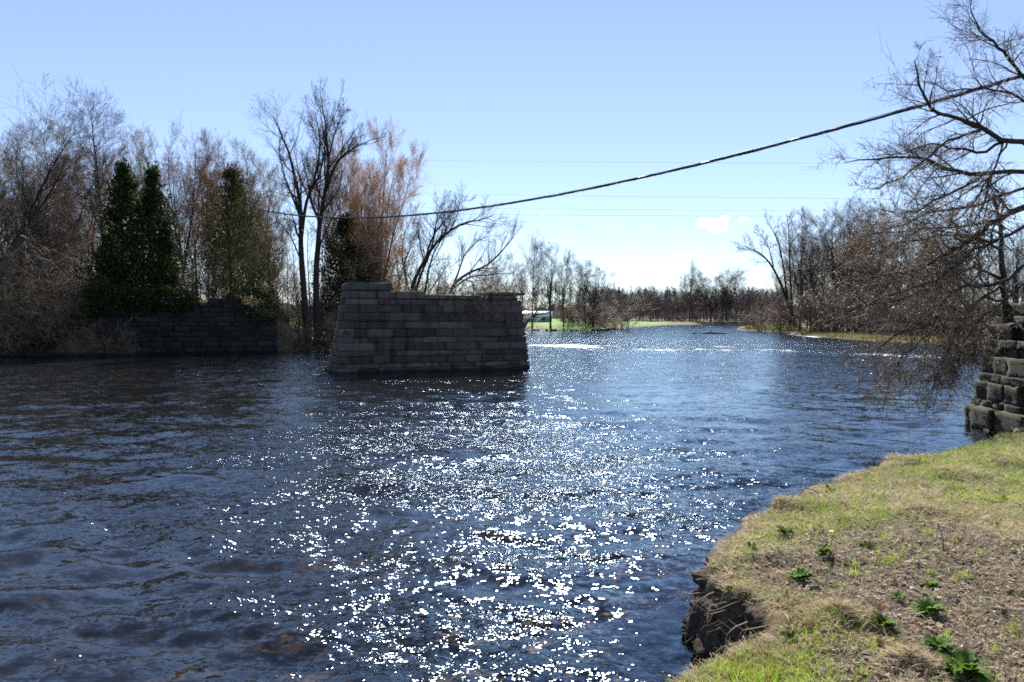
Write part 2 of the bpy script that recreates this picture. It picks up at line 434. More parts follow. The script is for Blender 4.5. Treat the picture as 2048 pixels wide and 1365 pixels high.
def blocks_mesh(name, blocks, mat_, disp=.03, rnd=.05, seed=0, core=None, nscale=4.0, smooth=True):
    """blocks: list of (centre, half-size, x axis angle, tone)"""
    C = np.array([b_[0] for b_ in blocks]); H = np.array([b_[1] for b_ in blocks]); A = np.array([b_[2] for b_ in blocks]); T = np.array([b_[3] for b_ in blocks])
    n = len(C); k = len(BT_V)
    L = BT_V[None] * H[:, None, :]
    # round the arrises
    core_h = np.maximum(H[:, None, :] - rnd, H[:, None, :] * .5)
    inner = np.clip(L, -core_h, core_h); d = L - inner
    dn = np.linalg.norm(d, axis=-1, keepdims=True); r = np.minimum(rnd, H.min(1) * .5)[:, None, None]
    L = inner + np.where(dn > 1e-6, d / np.maximum(dn, 1e-6) * np.minimum(dn, r), 0)
    ca, sa = np.cos(A)[:, None], np.sin(A)[:, None]
    W = np.stack([L[..., 0] * ca - L[..., 1] * sa, L[..., 0] * sa + L[..., 1] * ca, L[..., 2]], -1) + C[:, None, :]
    out = nrm(np.stack([BT_V[None, :, 0] * ca - BT_V[None, :, 1] * sa, BT_V[None, :, 0] * sa + BT_V[None, :, 1] * ca, np.broadcast_to(BT_V[None, :, 2], (n, k))], -1))
    off = (np.arange(n) * 7.13)[:, None, None]
    nz = noise3(W * nscale + off, seed) + .6 * noise3(W * nscale * 2.7 + off, seed + 1)
    W = W + out * (nz * disp)[..., None]
    Vv = W.reshape(-1, 3); Ff = (np.arange(n)[:, None, None] * k + BT_F[None]).reshape(-1, 4)
    tone = np.repeat(T, k)
    faces = [Ff]
    if core is not None:
        o = len(Vv); Vv = np.vstack([Vv, core[0]]); tone = np.concatenate([tone, np.full(len(core[0]), .1)])
        faces += [np.asarray(f) + o for f in core[1]]
    return mesh_np(name, Vv, faces, smooth, {'tone': tone}, [mat_])

def masonry(corners, courses, batter, rng, lens=(.5, 1.5), depth=.5, prot=.03, zlim=None, skip_back=False):
    """corners: CCW plan polygon at z=0, batter(side, z) inward offset -> blocks and core"""
    corners = np.asarray(corners, float); m = len(corners)
    def poly(z, extra=0.):
        lines = []
        for i in range(m):
            a, c = corners[i], corners[(i + 1) % m]; e = (c - a) / np.linalg.norm(c - a); nn = np.array([-e[1], e[0]])
            lines.append((a + nn * (batter(i, z) + extra), e))
        pts = []
        for i in range(m):
            (p1, e1), (p2, e2) = lines[i - 1], lines[i]
            M = np.array([e1, -e2]).T; t = np.linalg.solve(M, p2 - p1); pts.append(p1 + e1 * t[0])
        return np.array(pts)
    blocks = []; rings = []
    z = courses[0]
    for ci in range(len(courses) - 1):
        z0, z1 = courses[ci], courses[ci + 1]; zm = (z0 + z1) / 2
        pl = poly(zm)
        for i in range(m):
            if skip_back and i in skip_back: continue
            a, c = pl[i], pl[(i + 1) % m]; e = (c - a); L = np.linalg.norm(e); e = e / L; nn = np.array([-e[1], e[0]])
            s = depth - .06 if (ci + i) % 2 else 0.; end = L - (0. if (ci + i) % 2 == 0 else 0.)
            end = L if (ci + i + 1) % 2 == 0 or True else L - depth
            while s < end - .05:
                l = rng.uniform(*lens) * (1 if z1 - z0 > .24 else .75) * (.45 if i == 3 and m == 4 and lens[1] == 2.5 else 1)
                if end - s - l < lens[0] * .6: l = end - s
                zlo, zhi = z0, z1
                top_ok = zlim is None or zm < zlim(a + e * (s + l / 2))
                if top_ok:
                    o = rng.normal(0, prot)
                    dd = depth * rng.uniform(.9, 1.1)
                    pc = a + e * (s + l / 2) + nn * (dd / 2 - o)
                    blocks.append(((pc[0], pc[1], zm + rng.normal(0, .004)), (l / 2 - .003, dd / 2, (zhi - zlo) / 2 - rng.uniform(.001, .006)), math.atan2(e[1], e[0]) + rng.normal(0, .012), rng.uniform(0, 1)))
                s += l
    return blocks, poly

def core_mesh(poly, z0, z1, extra=.2, steps=3):
    zs = np.linspace(z0, z1, steps); V = []
    for z in zs:
        for p_ in poly(z, extra): V.append((p_[0], p_[1], z))
    V = np.array(V); m = len(V) // steps
    F = [[k * m + i, k * m + (i + 1) % m, (k + 1) * m + (i + 1) % m, (k + 1) * m + i] for k in range(steps - 1) for i in range(m)]
    cap = [[(steps - 1) * m + i for i in range(m)]]
    return V, [np.array(F), np.array(cap)]

def stone_mat(name, lo, hi, moss=None, moss_amt=.5, wet=True, moss_lo=.3):
    m, nt = mat(name); b = NB(nt)
    p = b.pos()
    t = b.attr('tone')
    n1 = b.noise(p, 1.3, 4, .6); n2 = b.noise(p, 9, 6, .7); n3 = b.noise(p, 45, 4, .6)
    f = b.math('ADD', b.math('MULTIPLY', t, .40), b.math('ADD', b.math('MULTIPLY', n2, .55), b.math('MULTIPLY', n1, .35)))
    c = b.ramp(f, [(.3, lo), (.62, tuple((a + c_) / 2 for a, c_ in zip(lo, hi))), (.95, hi)])
    # water streaks and grime running down
    st = b.noise(b.vmath('MULTIPLY', p, (1.6, 1.6, .22)), 1.4, 4, .6)
    c = b.mix(b.math('MULTIPLY', b.mr(st, .5, .66), .7), c, (.012, .011, .010, 1))
    # pale lichen crusts
    vl = b.noise(p, 5.5, 6, .75)
    c = b.mix(b.math('MULTIPLY', b.mr(vl, .62, .72), .45), c, (*[min(1, x * 1.35) for x in hi], 1))
    if moss:
        ms = b.noise(p, 2.6, 5, .65)
        upz = b.n('ShaderNodeSeparateXYZ'); b.set(upz, 0, b.n('ShaderNodeNewGeometry').outputs['Normal'])
        k = b.math('ADD', ms, b.math('MULTIPLY', upz.outputs[2], .16))
        c = b.mix(b.math('MULTIPLY', b.mr(k, moss_lo + .16, moss_lo + .36), moss_amt), c, (*moss, 1))
    if wet:
        zz = b.n('ShaderNodeSeparateXYZ'); b.set(zz, 0, p)
        wl = b.mr(b.math('ADD', zz.outputs[2], b.math('MULTIPLY', b.math('SUBTRACT', n1, .5), .25)), .06, .22, .8, 0.)
        c = b.mix(wl, c, (.012, .011, .009, 1))
    h = b.math('ADD', b.math('MULTIPLY', n2, .7), b.math('MULTIPLY', n3, .4))
    b.out(b.bsdf(c, .85, b.bump(h, .04, .9), .25))
    return m
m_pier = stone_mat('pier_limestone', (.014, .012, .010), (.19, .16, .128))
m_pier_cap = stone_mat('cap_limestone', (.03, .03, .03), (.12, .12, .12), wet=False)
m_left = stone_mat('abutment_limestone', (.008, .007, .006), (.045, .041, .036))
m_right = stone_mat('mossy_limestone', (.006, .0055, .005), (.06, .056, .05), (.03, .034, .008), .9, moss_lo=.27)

# pier in mid stream
rg = np.random.default_rng(11)
PA = np.array([-8.62, 38.5]); PB = np.array([.97, 42.4])
pe = (PB - PA) / np.linalg.norm(PB - PA); pn = np.array([-pe[1], pe[0]])
pc = [PA, PB, PB + pn * 2.7, PA + pn * 2.7]
def pier_batter(i, z):
    z = max(z, 0)
    if i == 3: return .30 * (1 - math.exp(-z / .9)) * 1.0 + .155 * z * .9
    if i == 1: return .105 * z + .06 * min(z, .5)
    return .06 * z
cs = [-1.0]
for h in [.45, .42, .34, .22, .36, .27, .38, .29, .42, .36, .44, .38, .29]: cs.append(cs[-1] + h)
cs[-1] = 3.62
blk, ppoly = masonry(pc, cs, pier_batter, rg, (.7, 2.5), .55, .03)
# narrow bricks of stone at the upstream nose
pier = empty('stone_bridge_pier', (0, 0, 0), 'dark block-built stone bridge pier standing alone in the middle of the river', 'bridge pier')
link('masonry', blocks_mesh('pier_masonry', blk, m_pier, .03, .022, 3, core_mesh(ppoly, -1, 3.7, .16)), pier)
def course_on(poly_, z0, z1, a, c_, rng, names, lens, mat_, parent, over=0., label=None, disp=.03, depth=None):
    pl = poly_((z0 + z1) / 2, 0.); bl = []
    P0, P1 = pl[0], pl[1]; e = P1 - P0; L = np.linalg.norm(e); e /= L; nn = np.array([-e[1], e[0]])
    dpt = depth or np.linalg.norm(pl[3] - pl[0])
    s = a * L
    while s < c_ * L - .1:
        l = min(rng.uniform(*lens), c_ * L - s)
        if c_ * L - s - l < .4: l = c_ * L - s
        ct = P0 + e * (s + l / 2) + nn * (dpt / 2 - over)
        bl.append(((ct[0], ct[1], (z0 + z1) / 2), (l / 2 - .008, dpt / 2, (z1 - z0) / 2 - .004), math.atan2(e[1], e[0]) + rng.normal(0, .006), rng.uniform(.3, 1)))
        s += l
    o = link(names, blocks_mesh('pier_' + names, bl, mat_, disp, .05, 9), parent)
    if label: o['label'] = label
    return o
course_on(ppoly, 3.625, 4.03, .0, .43, rg, 'upper_course', (.45, 1.6), m_pier, pier)
course_on(ppoly, 3.625, 3.88, .433, .955, rg, 'coping_slab', (1.1, 2.1), m_pier, pier, over=.08, label='thin coping slabs along the top')
course_on(ppoly, 4.035, 4.44, -.005, .235, rg, 'cap_stone', (3, 3), m_pier_cap, pier, over=.03, label='thick pale cap stone at the high end')
course_on(ppoly, 3.885, 4.06, .80, 1.03, rg, 'overhanging_slab', (3, 3), m_pier, pier, over=.05, label='flat slab jutting past the downstream end')

# left abutment
lab = empty('old_bridge_abutment', (0, 0, 0), 'low dark stone abutment wall under cedars on the far left bank', 'abutment')
An = AB_N
lc = [AB_A, AB_B, AB_B + An * 1.6, AB_A + An * 1.6]
cs = [-.6]
while cs[-1] < 4.35: cs.append(cs[-1] + rg.uniform(.3, .46))
def lz(pt):
    s = (pt - AB_A) @ AB_E
    return 4.15 - 1.6 * sstep(9.6, 11.8, s) - .9 * sstep(1.6, .2, s) + .25 * noise2(np.array([s * .9]), np.array([.3]), 5)[0]
blk, lpoly = masonry(lc, cs, lambda i, z: .05 * max(z, 0), rg, (.6, 1.8), .6, .03, zlim=lz)
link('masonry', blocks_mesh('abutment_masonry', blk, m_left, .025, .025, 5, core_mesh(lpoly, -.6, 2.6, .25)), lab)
# ledge of flat rock at its foot
bl = []
for i in range(16):
    t = i / 15.; pt = np.array([-44., 56.4]) * (1 - t) + (AB_A + np.array([2.6, .3])) * t
    bl.append(((pt[0] + rg.normal(0, .2), pt[1] - .35 + rg.normal(0, .15), .03 + rg.uniform(-.03, .05)), (rg.uniform(.5, 1.0), rg.uniform(.4, .7), rg.uniform(.10, .18)), rg.uniform(-.3, .3), rg.uniform(0, .8)))
tag(link('rock_ledge', blocks_mesh('rock_ledge', bl, m_left, .06, .05, 6)), 'flat layered rock ledge along the waterline left of the far abutment', 'rock')

# right abutment, near
rab = empty('mossy_stone_abutment', (0, 0, 0), 'rough mossy stone abutment beside the near bank under the overhanging tree', 'abutment')
RA = np.array([11.45, 20.4]); RB = np.array([10.95, 15.9]); rn = np.array([.98, -.18])
rcn = [RA, RB, RB + rn * 4.0, RA + rn * 4.0 + np.array([.3, .6])]
cs = [-.45, .0, .48, .64, 1.08, 1.28, 1.70, 1.92, 2.12, 2.5, 2.68, 3.0]
def rz(pt):
    return 2.95 + .3 * noise2(np.array([pt[1] * .8]), np.array([.3]), 15)[0]
def rb_bat(i, z): return .16 * max(z, 0) + (.10 if z > .35 else 0)
blk, rpoly = masonry(rcn, cs, rb_bat, rg, (.4, 1.8), .7, .085, zlim=rz)
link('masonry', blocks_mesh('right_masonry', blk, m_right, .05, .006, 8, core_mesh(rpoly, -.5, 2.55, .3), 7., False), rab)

# ------------------------------------------------------------------ bare trees
def grow(P0, D0, L, R, N, rng, wander, up, tip=.25, r_exp=1.0):
    M = len(P0); pts = np.empty((M, N, 3)); pts[:, 0] = P0; d = nrm(D0)
    for i in range(1, N):
        d = d + rng.normal(0, wander, (M, 3)); d[:, 2] += up; d = nrm(d)
        pts[:, i] = pts[:, i - 1] + d * (L / (N - 1))[:, None]
    t = np.linspace(0, 1, N)[None]
    rad = R[:, None] * (1 - (1 - tip) * t ** r_exp)
    return pts, rad

def kids(pts, rad, L, k, rng, t0, t1, ang, ang_sd, lr, lr_sd, rr, taper=.55, rmin=.0035, keep=None, plane=None):
    """k children per parent; returns P0, D0, L, R"""
    M, N, _ = pts.shape
    t = t0 + (t1 - t0) * ((np.arange(k)[None] + rng.uniform(0, 1, (M, k))) / k)
    u = t * (N - 1); i = np.minimum(u.astype(int), N - 2); f = (u - i)[..., None]
    m = np.arange(M)[:, None]
    p0 = pts[m, i] * (1 - f) + pts[m, i + 1] * f; d = nrm(pts[m, i + 1] - pts[m, i]); r = rad[m, i] * (1 - f[..., 0]) + rad[m, i + 1] * f[..., 0]
    rv = rng.normal(0, 1, (M, k, 3))
    if plane is not None: rv = rv * plane
    perp = nrm(rv - (rv * d).sum(-1, keepdims=True) * d)
    a = np.radians(rng.normal(ang, ang_sd, (M, k)))[..., None]
    D = d * np.cos(a) + perp * np.sin(a)
    ll = L[:, None] * lr * np.exp(rng.normal(0, lr_sd, (M, k))) * (1 - taper * (t - t0) / max(t1 - t0, 1e-3))
    R = np.maximum(np.minimum(r * .75, r * rr * rng.uniform(.7, 1.1, (M, k))), rmin)
    sh = lambda x: x.reshape(-1, *x.shape[2:])
    P0, D, ll, R = sh(p0), sh(D), ll.ravel(), R.ravel()
    if keep is not None:
        q = rng.uniform(0, 1, len(P0)) < keep; P0, D, ll, R = P0[q], D[q], ll[q], R[q]
    return P0, D, ll, R

def bare_tree(seed, H=18., trunk_r=.22, fork=.4, leaders=3, lead_ang=22, clear=.25, n=(9, 8, 7, 5), l1=.34, ang=(44, 40, 36), up=(.06, .06, .06, .05), rmin=.007, lean=(0, 0), l2=.55, l3=.58, l4=.62, wander=.065, stems=None, low_start=None):
    """returns trunk mesh arrays and crown mesh arrays, base at the origin"""
    rng = np.random.default_rng(seed)
    if stems is None:
        P0 = np.zeros((1, 3)); P0[:, 2] = -.3; D = np.array([[lean[0], lean[1], 1.]])
        tp, trd = grow(P0, D, np.array([H * fork if leaders > 1 else H]), np.array([trunk_r]), 14, rng, wander * .45, .03, .72 if leaders > 1 else .12)
        flare = 1 + .5 * np.exp(-np.linspace(0, 1, 14) * 14)[None]; trd = trd * flare
        T = [(tp, trd, 9)]
        if leaders > 1:
            tipP = np.repeat(tp[:, -2], leaders, 0); az = np.arange(leaders) * 2 * np.pi / leaders + rng.uniform(0, 6.28)
            a = np.radians(rng.normal(lead_ang, 6, leaders)); dz = nrm(tp[:, -1] - tp[:, -2])
            D = np.stack([np.sin(a) * np.cos(az), np.sin(a) * np.sin(az), np.cos(a)], -1) + dz * .3
            Ll = (H - H * fork) * rng.uniform(.82, 1.06, leaders); lp, lrd = grow(tipP, D, Ll, np.full(leaders, trunk_r * .66), 14, rng, wander * .8, .035, .1)
            T.append((lp, lrd, 7)); par = (lp, lrd, Ll, .06)
            lowp = (tp, trd, np.array([H * .55]))
        else:
            par = (tp, trd, np.array([H]), clear); lowp = None
    else:
        T = []; sp = np.stack([s_[0] for s_ in stems]); sr = np.stack([s_[1] for s_ in stems]); SL = np.array([s_[2] for s_ in stems])
        T.append((sp, sr, 8)); par = (sp, sr, SL, low_start if low_start is not None else .2); lowp = None
    pp, pr, pl, st = par
    a1 = kids(pp, pr, pl, n[0], rng, st, .99, ang[0], 11, l1, .2, .55, .5 if stems is not None else .32, rmin * 1.8)
    b1 = grow(*a1, 9, rng, wander * 1.3, up[0], .2)
    L1 = [a1[2]]; B1 = [b1]
    if lowp is not None:
        a1b = kids(*lowp[:2], lowp[2], 4, rng, .5, .97, 62, 12, l1 * 1.1, .25, .4, .2, rmin * 1.8)
        b1b = grow(*a1b, 9, rng, wander * 1.3, up[0], .2); B1.append(b1b); L1.append(a1b[2])
    bp = np.concatenate([x[0] for x in B1]); br = np.concatenate([x[1] for x in B1]); bl = np.concatenate(L1)
    a2 = kids(bp, br, bl, n[1], rng, .12, 1., ang[1], 13, l2, .25, .6, .55, rmin * 1.25); b2 = grow(*a2, 6, rng, wander * .8, up[1], .3)
    a3 = kids(b2[0], b2[1], a2[2], n[2], rng, .12, 1., ang[2], 14, l3, .3, .7, .5, rmin); b3 = grow(*a3, 4, rng, wander * .8, up[2], .5)
    C = [(b2[0], b2[1], 4), (b3[0], b3[1], 3)]
    if n[3]:
        a4 = kids(b3[0], b3[1], a3[2], n[3], rng, .15, 1., 34, 11, l4, .3, .8, .4, rmin * .8); b4 = grow(*a4, 3, rng, .04, up[3], .6); C.append((b4[0], b4[1], 3))
    T.append((bp, br, 5))
    return tubes(T), tubes(C), C[-1]

bark_dark = bark_mat('dark_bark', (.018, .014, .011), (.06, .048, .038))
bark_grey = bark_mat('grey_bark', (.035, .03, .026), (.12, .105, .09))
bark_brown = bark_mat('brown_bark', (.022, .016, .012), (.075, .056, .04))
tw_dark = twig_mat('dark_twigs', (.05, .038, .028), (.10, .078, .056))
tw_grey = twig_mat('grey_twigs', (.17, .13, .088), (.31, .245, .165))
tw_tan = twig_mat('tan_twigs', (.20, .145, .08), (.34, .25, .145))
tw_red = twig_mat('reddish_twigs', (.30, .185, .12), (.44, .29, .19), trans=.45)
tw_orange = twig_mat('orange_twigs', (.55, .39, .24), (.72, .54, .36), trans=.5)
tw_yellow = twig_mat('pale_twigs', (.36, .30, .16), (.5, .43, .26), trans=.45)
tw_brush = twig_mat('brush_twigs', (.13, .095, .062), (.24, .18, .12))

VAR = {}
def variant(name, **kw):
    (tv, tf), (cv, cf), _ = bare_tree(**kw)
    zmax = max(cv[:, 2].max(), 1)
    t = mesh_np(name + '_trunk', tv, tf, True, None, [bark_dark]); c_ = mesh_np(name + '_crown', cv, cf, False, None, [tw_grey])
    VAR[name] = (t, c_, float(np.percentile(cv[:, 2], 98.6)))
variant('tall_a', seed=1, H=19, trunk_r=.24, fork=.33, leaders=3, lead_ang=17, n=(14, 9, 7, 5), l1=.32)
variant('tall_b', seed=2, H=19, trunk_r=.22, leaders=1, clear=.3, n=(30, 10, 7, 4), l1=.24, ang=(46, 40, 36))
variant('tall_c', seed=3, H=19, trunk_r=.25, fork=.25, leaders=4, lead_ang=22, n=(12, 9, 7, 5), l1=.35)
variant('broad_a', seed=4, H=15, trunk_r=.26, fork=.22, leaders=5, lead_ang=34, n=(11, 9, 7, 5), l1=.42, l2=.52)
variant('broad_b', seed=5, H=15, trunk_r=.24, fork=.30, leaders=4, lead_ang=30, n=(11, 9, 8, 5), l1=.38)
variant('dense_a', seed=6, H=16, trunk_r=.2, fork=.2, leaders=5, lead_ang=19, n=(14, 10, 8, 5), l1=.32, ang=(36, 36, 34), up=(.09, .07, .05, .03))
variant('dense_b', seed=7, H=16, trunk_r=.2, fork=.28, leaders=4, lead_ang=16, n=(14, 10, 8, 5), l1=.32, ang=(38, 38, 36), up=(.08, .07, .05, .03))
variant('slim_a', seed=8, H=14, trunk_r=.11, leaders=1, clear=.25, n=(22, 8, 6, 4), l1=.20, ang=(38, 42, 42))
variant('slim_b', seed=9, H=14, trunk_r=.12, fork=.5, leaders=2, lead_ang=12, n=(13, 8, 6, 4), l1=.26, ang=(38, 42, 42))
# many-stemmed brush
def brush_variant(name, seed, n=16, H=4., spread=.55, k=(8, 7, 5), rmin=.0065, arch=-.02):
    rng = np.random.default_rng(seed)
    P0 = np.stack([rng.normal(0, .45, n), rng.normal(0, .45, n), np.full(n, -.15)], -1); D = np.stack([rng.normal(0, spread, n), rng.normal(0, spread, n), np.ones(n)], -1)
    L = H * rng.uniform(.55, 1.05, n); p_, r_ = grow(P0, D, L, rng.uniform(.018, .035, n), 9, rng, .10, arch, .3)
    a = kids(p_, r_, L, k[0], rng, .2, 1., 38, 14, .34, .3, .6, .4, rmin * 1.2); g = grow(*a, 6, rng, .13, .0, .4)
    a2 = kids(g[0], g[1], a[2], k[1], rng, .15, 1., 42, 16, .45, .3, .7, .4, rmin); g2 = grow(*a2, 4, rng, .13, .0, .5)
    C = [(g[0], g[1], 3), (g2[0], g2[1], 3)]
    if k[2]:
        a3 = kids(g2[0], g2[1], a2[2], k[2], rng, .15, 1., 44, 16, .5, .3, .8, .3, rmin * .8); g3 = grow(*a3, 3, rng, .12, 0., .6); C.append((g3[0], g3[1], 3))
    tv, tf = tubes([(p_, r_, 5)]); cv, cf = tubes(C)
    VAR[name] = (mesh_np(name + '_stems', tv, tf, True, None, [bark_brown]), mesh_np(name + '_twigs', cv, cf, False, None, [tw_brush]), float(np.percentile(cv[:, 2], 99)))
brush_variant('brush_a', 21, 18, 4.5)
brush_variant('brush_b', 22, 14, 4.0, .75, arch=-.05)
brush_variant('brush_c', 23, 20, 4.2, .4)

TREE_N = 0
def put_tree(v, px, d, top, label, cat='tree', group=None, bark=None, twig=None, rz=None, sx=1.0, name='bare_tree', hscale=None, base_xy=None, tilt=None):
    global TREE_N; TREE_N += 1
    t, c_, h = VAR[v]
    g = ground_pt(px, d) if base_xy is None else np.array([*base_xy, gz(*base_xy)])
    s = (CAMH + (HZ - top) * d / F - g[2]) / h if hscale is None else hscale
    rr = random.Random(TREE_N * 13 + 5)
    e = empty(name, g, label, cat, group, rr.uniform(0, 6.28) if rz is None else rz)
    e.scale = (s * sx, s * sx, s)
    if tilt: e.rotation_euler = (tilt[0], tilt[1], 0)
    isb = v.startswith('brush')
    for nm, me_, mm in (('stems' if isb else 'trunk', t, bark), ('twigs' if isb else 'crown', c_, twig)):
        o = link(nm, me_, e)
        if mm is not None:
            o.material_slots[0].link = 'OBJECT'; o.material_slots[0].material = mm
    return e

# ---- left bank
LB = 'bare trees in the thicket on the left bank'
put_tree('broad_a', -40, 63, 185, 'large spreading bare oak with heavy limbs at the left edge of the view', bark=bark_dark, twig=tw_dark, sx=1.05, rz=1.0)
put_tree('dense_a', 78, 74, 262, 'rounded bare tree between the left edge oak and the reddish crown', bark=bark_dark, twig=tw_grey)
put_tree('dense_b', 140, 80, 282, 'rounded bare tree with a reddish brown crown left of the tall slender tree', bark=bark_brown, twig=tw_red)
put_tree('tall_b', 212, 67, 172, 'tallest slender bare tree rising alone above the left thicket behind the cedars', bark=bark_dark, twig=tw_dark, sx=.95)
put_tree('tall_a', 305, 82, 262, 'thin grey bare tree just right of the tall slender one', bark=bark_grey, twig=tw_grey, sx=.8)
put_tree('tall_c', 362, 76, 258, 'dark forked bare tree standing between the cedar pair and the single cedar', bark=bark_dark, twig=tw_red, sx=.75, rz=.6)
put_tree('dense_b', 425, 84, 285, 'bare tree with reddish twig tips behind the single loose cedar', bark=bark_dark, twig=tw_red, sx=.9)
put_tree('dense_a', 478, 88, 300, 'dense brown bare tree directly behind the single loose cedar', bark=bark_dark, twig=tw_tan)
put_tree('dense_a', 520, 92, 345, 'pale yellowish bare willow at the right end of the left thicket', bark=bark_brown, twig=tw_yellow, sx=.95, rz=2.0)
fill = [(-70, 78, 230), (20, 88, 280), (105, 95, 330), (175, 98, 300), (250, 100, 320), (330, 104, 330), (395, 100, 320), (455, 106, 345), (290, 72, 400), (150, 70, 410), (50, 69, 400), (385, 70, 430), (-20, 72, 330), (560, 96, 420), (540, 82, 450), (235, 84, 330), (90, 84, 350), (425, 92, 390), (345, 92, 380), (500, 100, 400)]
vs = ['slim_a', 'slim_b', 'dense_b', 'tall_b', 'tall_a']
for i, (px, d, top) in enumerate(fill):
    put_tree(vs[i % 5], px, d, top, 'one of the plain thin bare trees filling the left bank thicket between its larger trees', group=LB, bark=[bark_dark, bark_grey, bark_brown][i % 3], twig=[tw_grey, tw_tan, tw_grey, tw_red][i % 4], name='thin_bare_tree')
# brush along the left waterline
bs = [(-60, 60, 520), (-15, 61, 540), (196, 58.3, 640), (228, 59, 655), (545, 65.2, 640), (575, 66.5, 620), (25, 60.5, 500), (60, 62, 530), (100, 60.5, 545), (140, 61, 560), (170, 60.6, 590), (118, 59.3, 600), (150, 59.2, 610), (180, 59.4, 600), (90, 59, 590), (60, 58.8, 610), (30, 58.7, 620), (200, 61.5, 560), (150, 60.2, 565), (165, 59.8, 580), (185, 60.4, 560), (130, 60, 570), (15, 66, 470), (75, 67, 480), (130, 67, 490), (-40, 67, 460), (185, 66, 520), (220, 72, 500), (300, 74, 500), (370, 75, 510), (430, 76, 515), (520, 74, 560)]
for i, (px, d, top) in enumerate(bs):
    put_tree(['brush_a', 'brush_b', 'brush_c'][i % 3], px, d, top, 'one of the tangled bare bushes massed along the far left bank beside the abutment', 'bush', 'bare bushes on the left bank', twig=[tw_brush, tw_grey, tw_tan][i % 3], name='bare_bush', sx=1.25)
bs2 = [(570, 70, 600), (600, 74, 580), (640, 72, 590), (672, 76, 560), (700, 80, 540), (740, 84, 520), (790, 88, 510), (840, 92, 530), (900, 98, 540), (960, 108, 540), (585, 66.3, 650), (625, 73, 640)]
for i, (px, d, top) in enumerate(bs2):
    put_tree(['brush_c', 'brush_a', 'brush_b'][i % 3], px, d, top, 'one of the bare bushes crowding the bank behind the stone pier', 'bush', 'bare bushes behind the pier', twig=[tw_grey, tw_brush, tw_tan][i % 3], name='bare_bush', sx=1.2)

# ---- the tall pair behind the pier, from traced stems
def stem_tree(name, label, base_px, base_d, stems, seed, group=None, bark=bark_dark, twig=tw_dark, n=(11, 8, 6, 4), l1=.25, ang=(40, 38, 36), up=(.06, .06, .05, .05), rmin=.008, low=.3, l2=.5, l3=.56, gz_override=None, dys=None, crown_name='crown', wander=.07, shrink=0.):
    """stems: list of (pixel polyline, radius at the base, radius at the tip, depth offset at the tip)"""
    g = ground_pt(base_px, base_d)
    if gz_override is not None: g[2] = gz_override
    rng = np.random.default_rng(seed); S_ = []
    for poly, r0, r1, dd in stems:
        k = len(poly); pts = np.array([P(x, y, base_d + dd * (i / (k - 1)) ** 1.3) for i, (x, y) in enumerate([(x_, y_ + max(0, 600 - y_) * shrink) for x_, y_ in poly])]) - g
        q_ = resample(pts, 16); q_ = q_ + rng.normal(0, .03, q_.shape) * np.linspace(0, 1, 16)[:, None]
        S_.append((q_, np.linspace(1, 0, 16) ** .8 * (r0 - r1) + r1, float(np.linalg.norm(np.diff(q_, axis=0), axis=1).sum())))
    (tv, tf), (cv, cf), last = bare_tree(seed, stems=S_, n=n, l1=l1, ang=ang, up=up, rmin=rmin, low_start=low, l2=l2, l3=l3, wander=wander)
    e = empty(name, g, label, 'tree', group)
    link('trunk', mesh_np(name + '_trunk', tv, tf, True, None, [bark]), e)
    link(crown_name, mesh_np(name + '_crown', cv, cf, False, None, [twig]), e)
    return e, last, g
stem_tree('tall_bare_tree', 'tall dark bare tree with upswept limbs, left one of the twin trees by the pier', 614, 69, [
    ([(616, 690), (606, 560), (602, 480), (601, 400), (590, 330), (572, 260), (548, 198)], .30, .02, 1.5),
    ([(602, 470), (612, 390), (630, 330), (640, 260), (632, 190)], .17, .015, -1.5),
    ([(601, 420), (580, 360), (562, 300), (560, 240)], .10, .012, -1.),
    ([(604, 520), (585, 470), (568, 440), (556, 430)], .07, .012, 1.)], 31, shrink=.09, n=(13, 7, 5, 3), l1=.27, rmin=.007, low=.30)
stem_tree('tall_bare_tree', 'tall dark bare tree whose right limb leans out, right of the twin trees', 640, 70, [
    ([(634, 690), (632, 560), (636, 480), (640, 430), (652, 350), (656, 280), (650, 215), (645, 172)], .30, .02, 1.),
    ([(652, 360), (668, 310), (690, 280), (715, 262), (750, 245)], .15, .012, -2.),
    ([(655, 300), (668, 240), (680, 205), (690, 182)], .09, .01, 1.5),
    ([(640, 430), (620, 370), (640, 320), (650, 250), (640, 200)], .13, .012, 2.),
    ([(637, 490), (655, 440), (675, 400), (690, 350)], .08, .012, -2.)], 32, shrink=.09, n=(13, 7, 5, 3), l1=.27, rmin=.007, low=.35)
# red and orange crowns
put_tree('dense_b', 690, 84, 262, 'bare maple with a pink haze of buds behind the twin tall trees', bark=bark_grey, twig=tw_red, sx=.75, rz=.4)
put_tree('dense_a', 765, 80, 266, 'large bare maple with orange pink budding crown behind the pier', bark=bark_grey, twig=tw_orange, sx=.82, rz=1.1)
put_tree('dense_a', 722, 77, 345, 'smaller bare maple with orange twigs in front of the pink crown', bark=bark_brown, twig=tw_orange, sx=.7, rz=3.1)
put_tree('slim_b', 800, 92, 400, 'thin bare sapling at the right flank of the orange maple', bark=bark_grey, twig=tw_tan)
put_tree('slim_a', 580, 84, 440, 'thin pale sapling in the gap left of the twin tall trees', bark=bark_grey, twig=tw_tan)
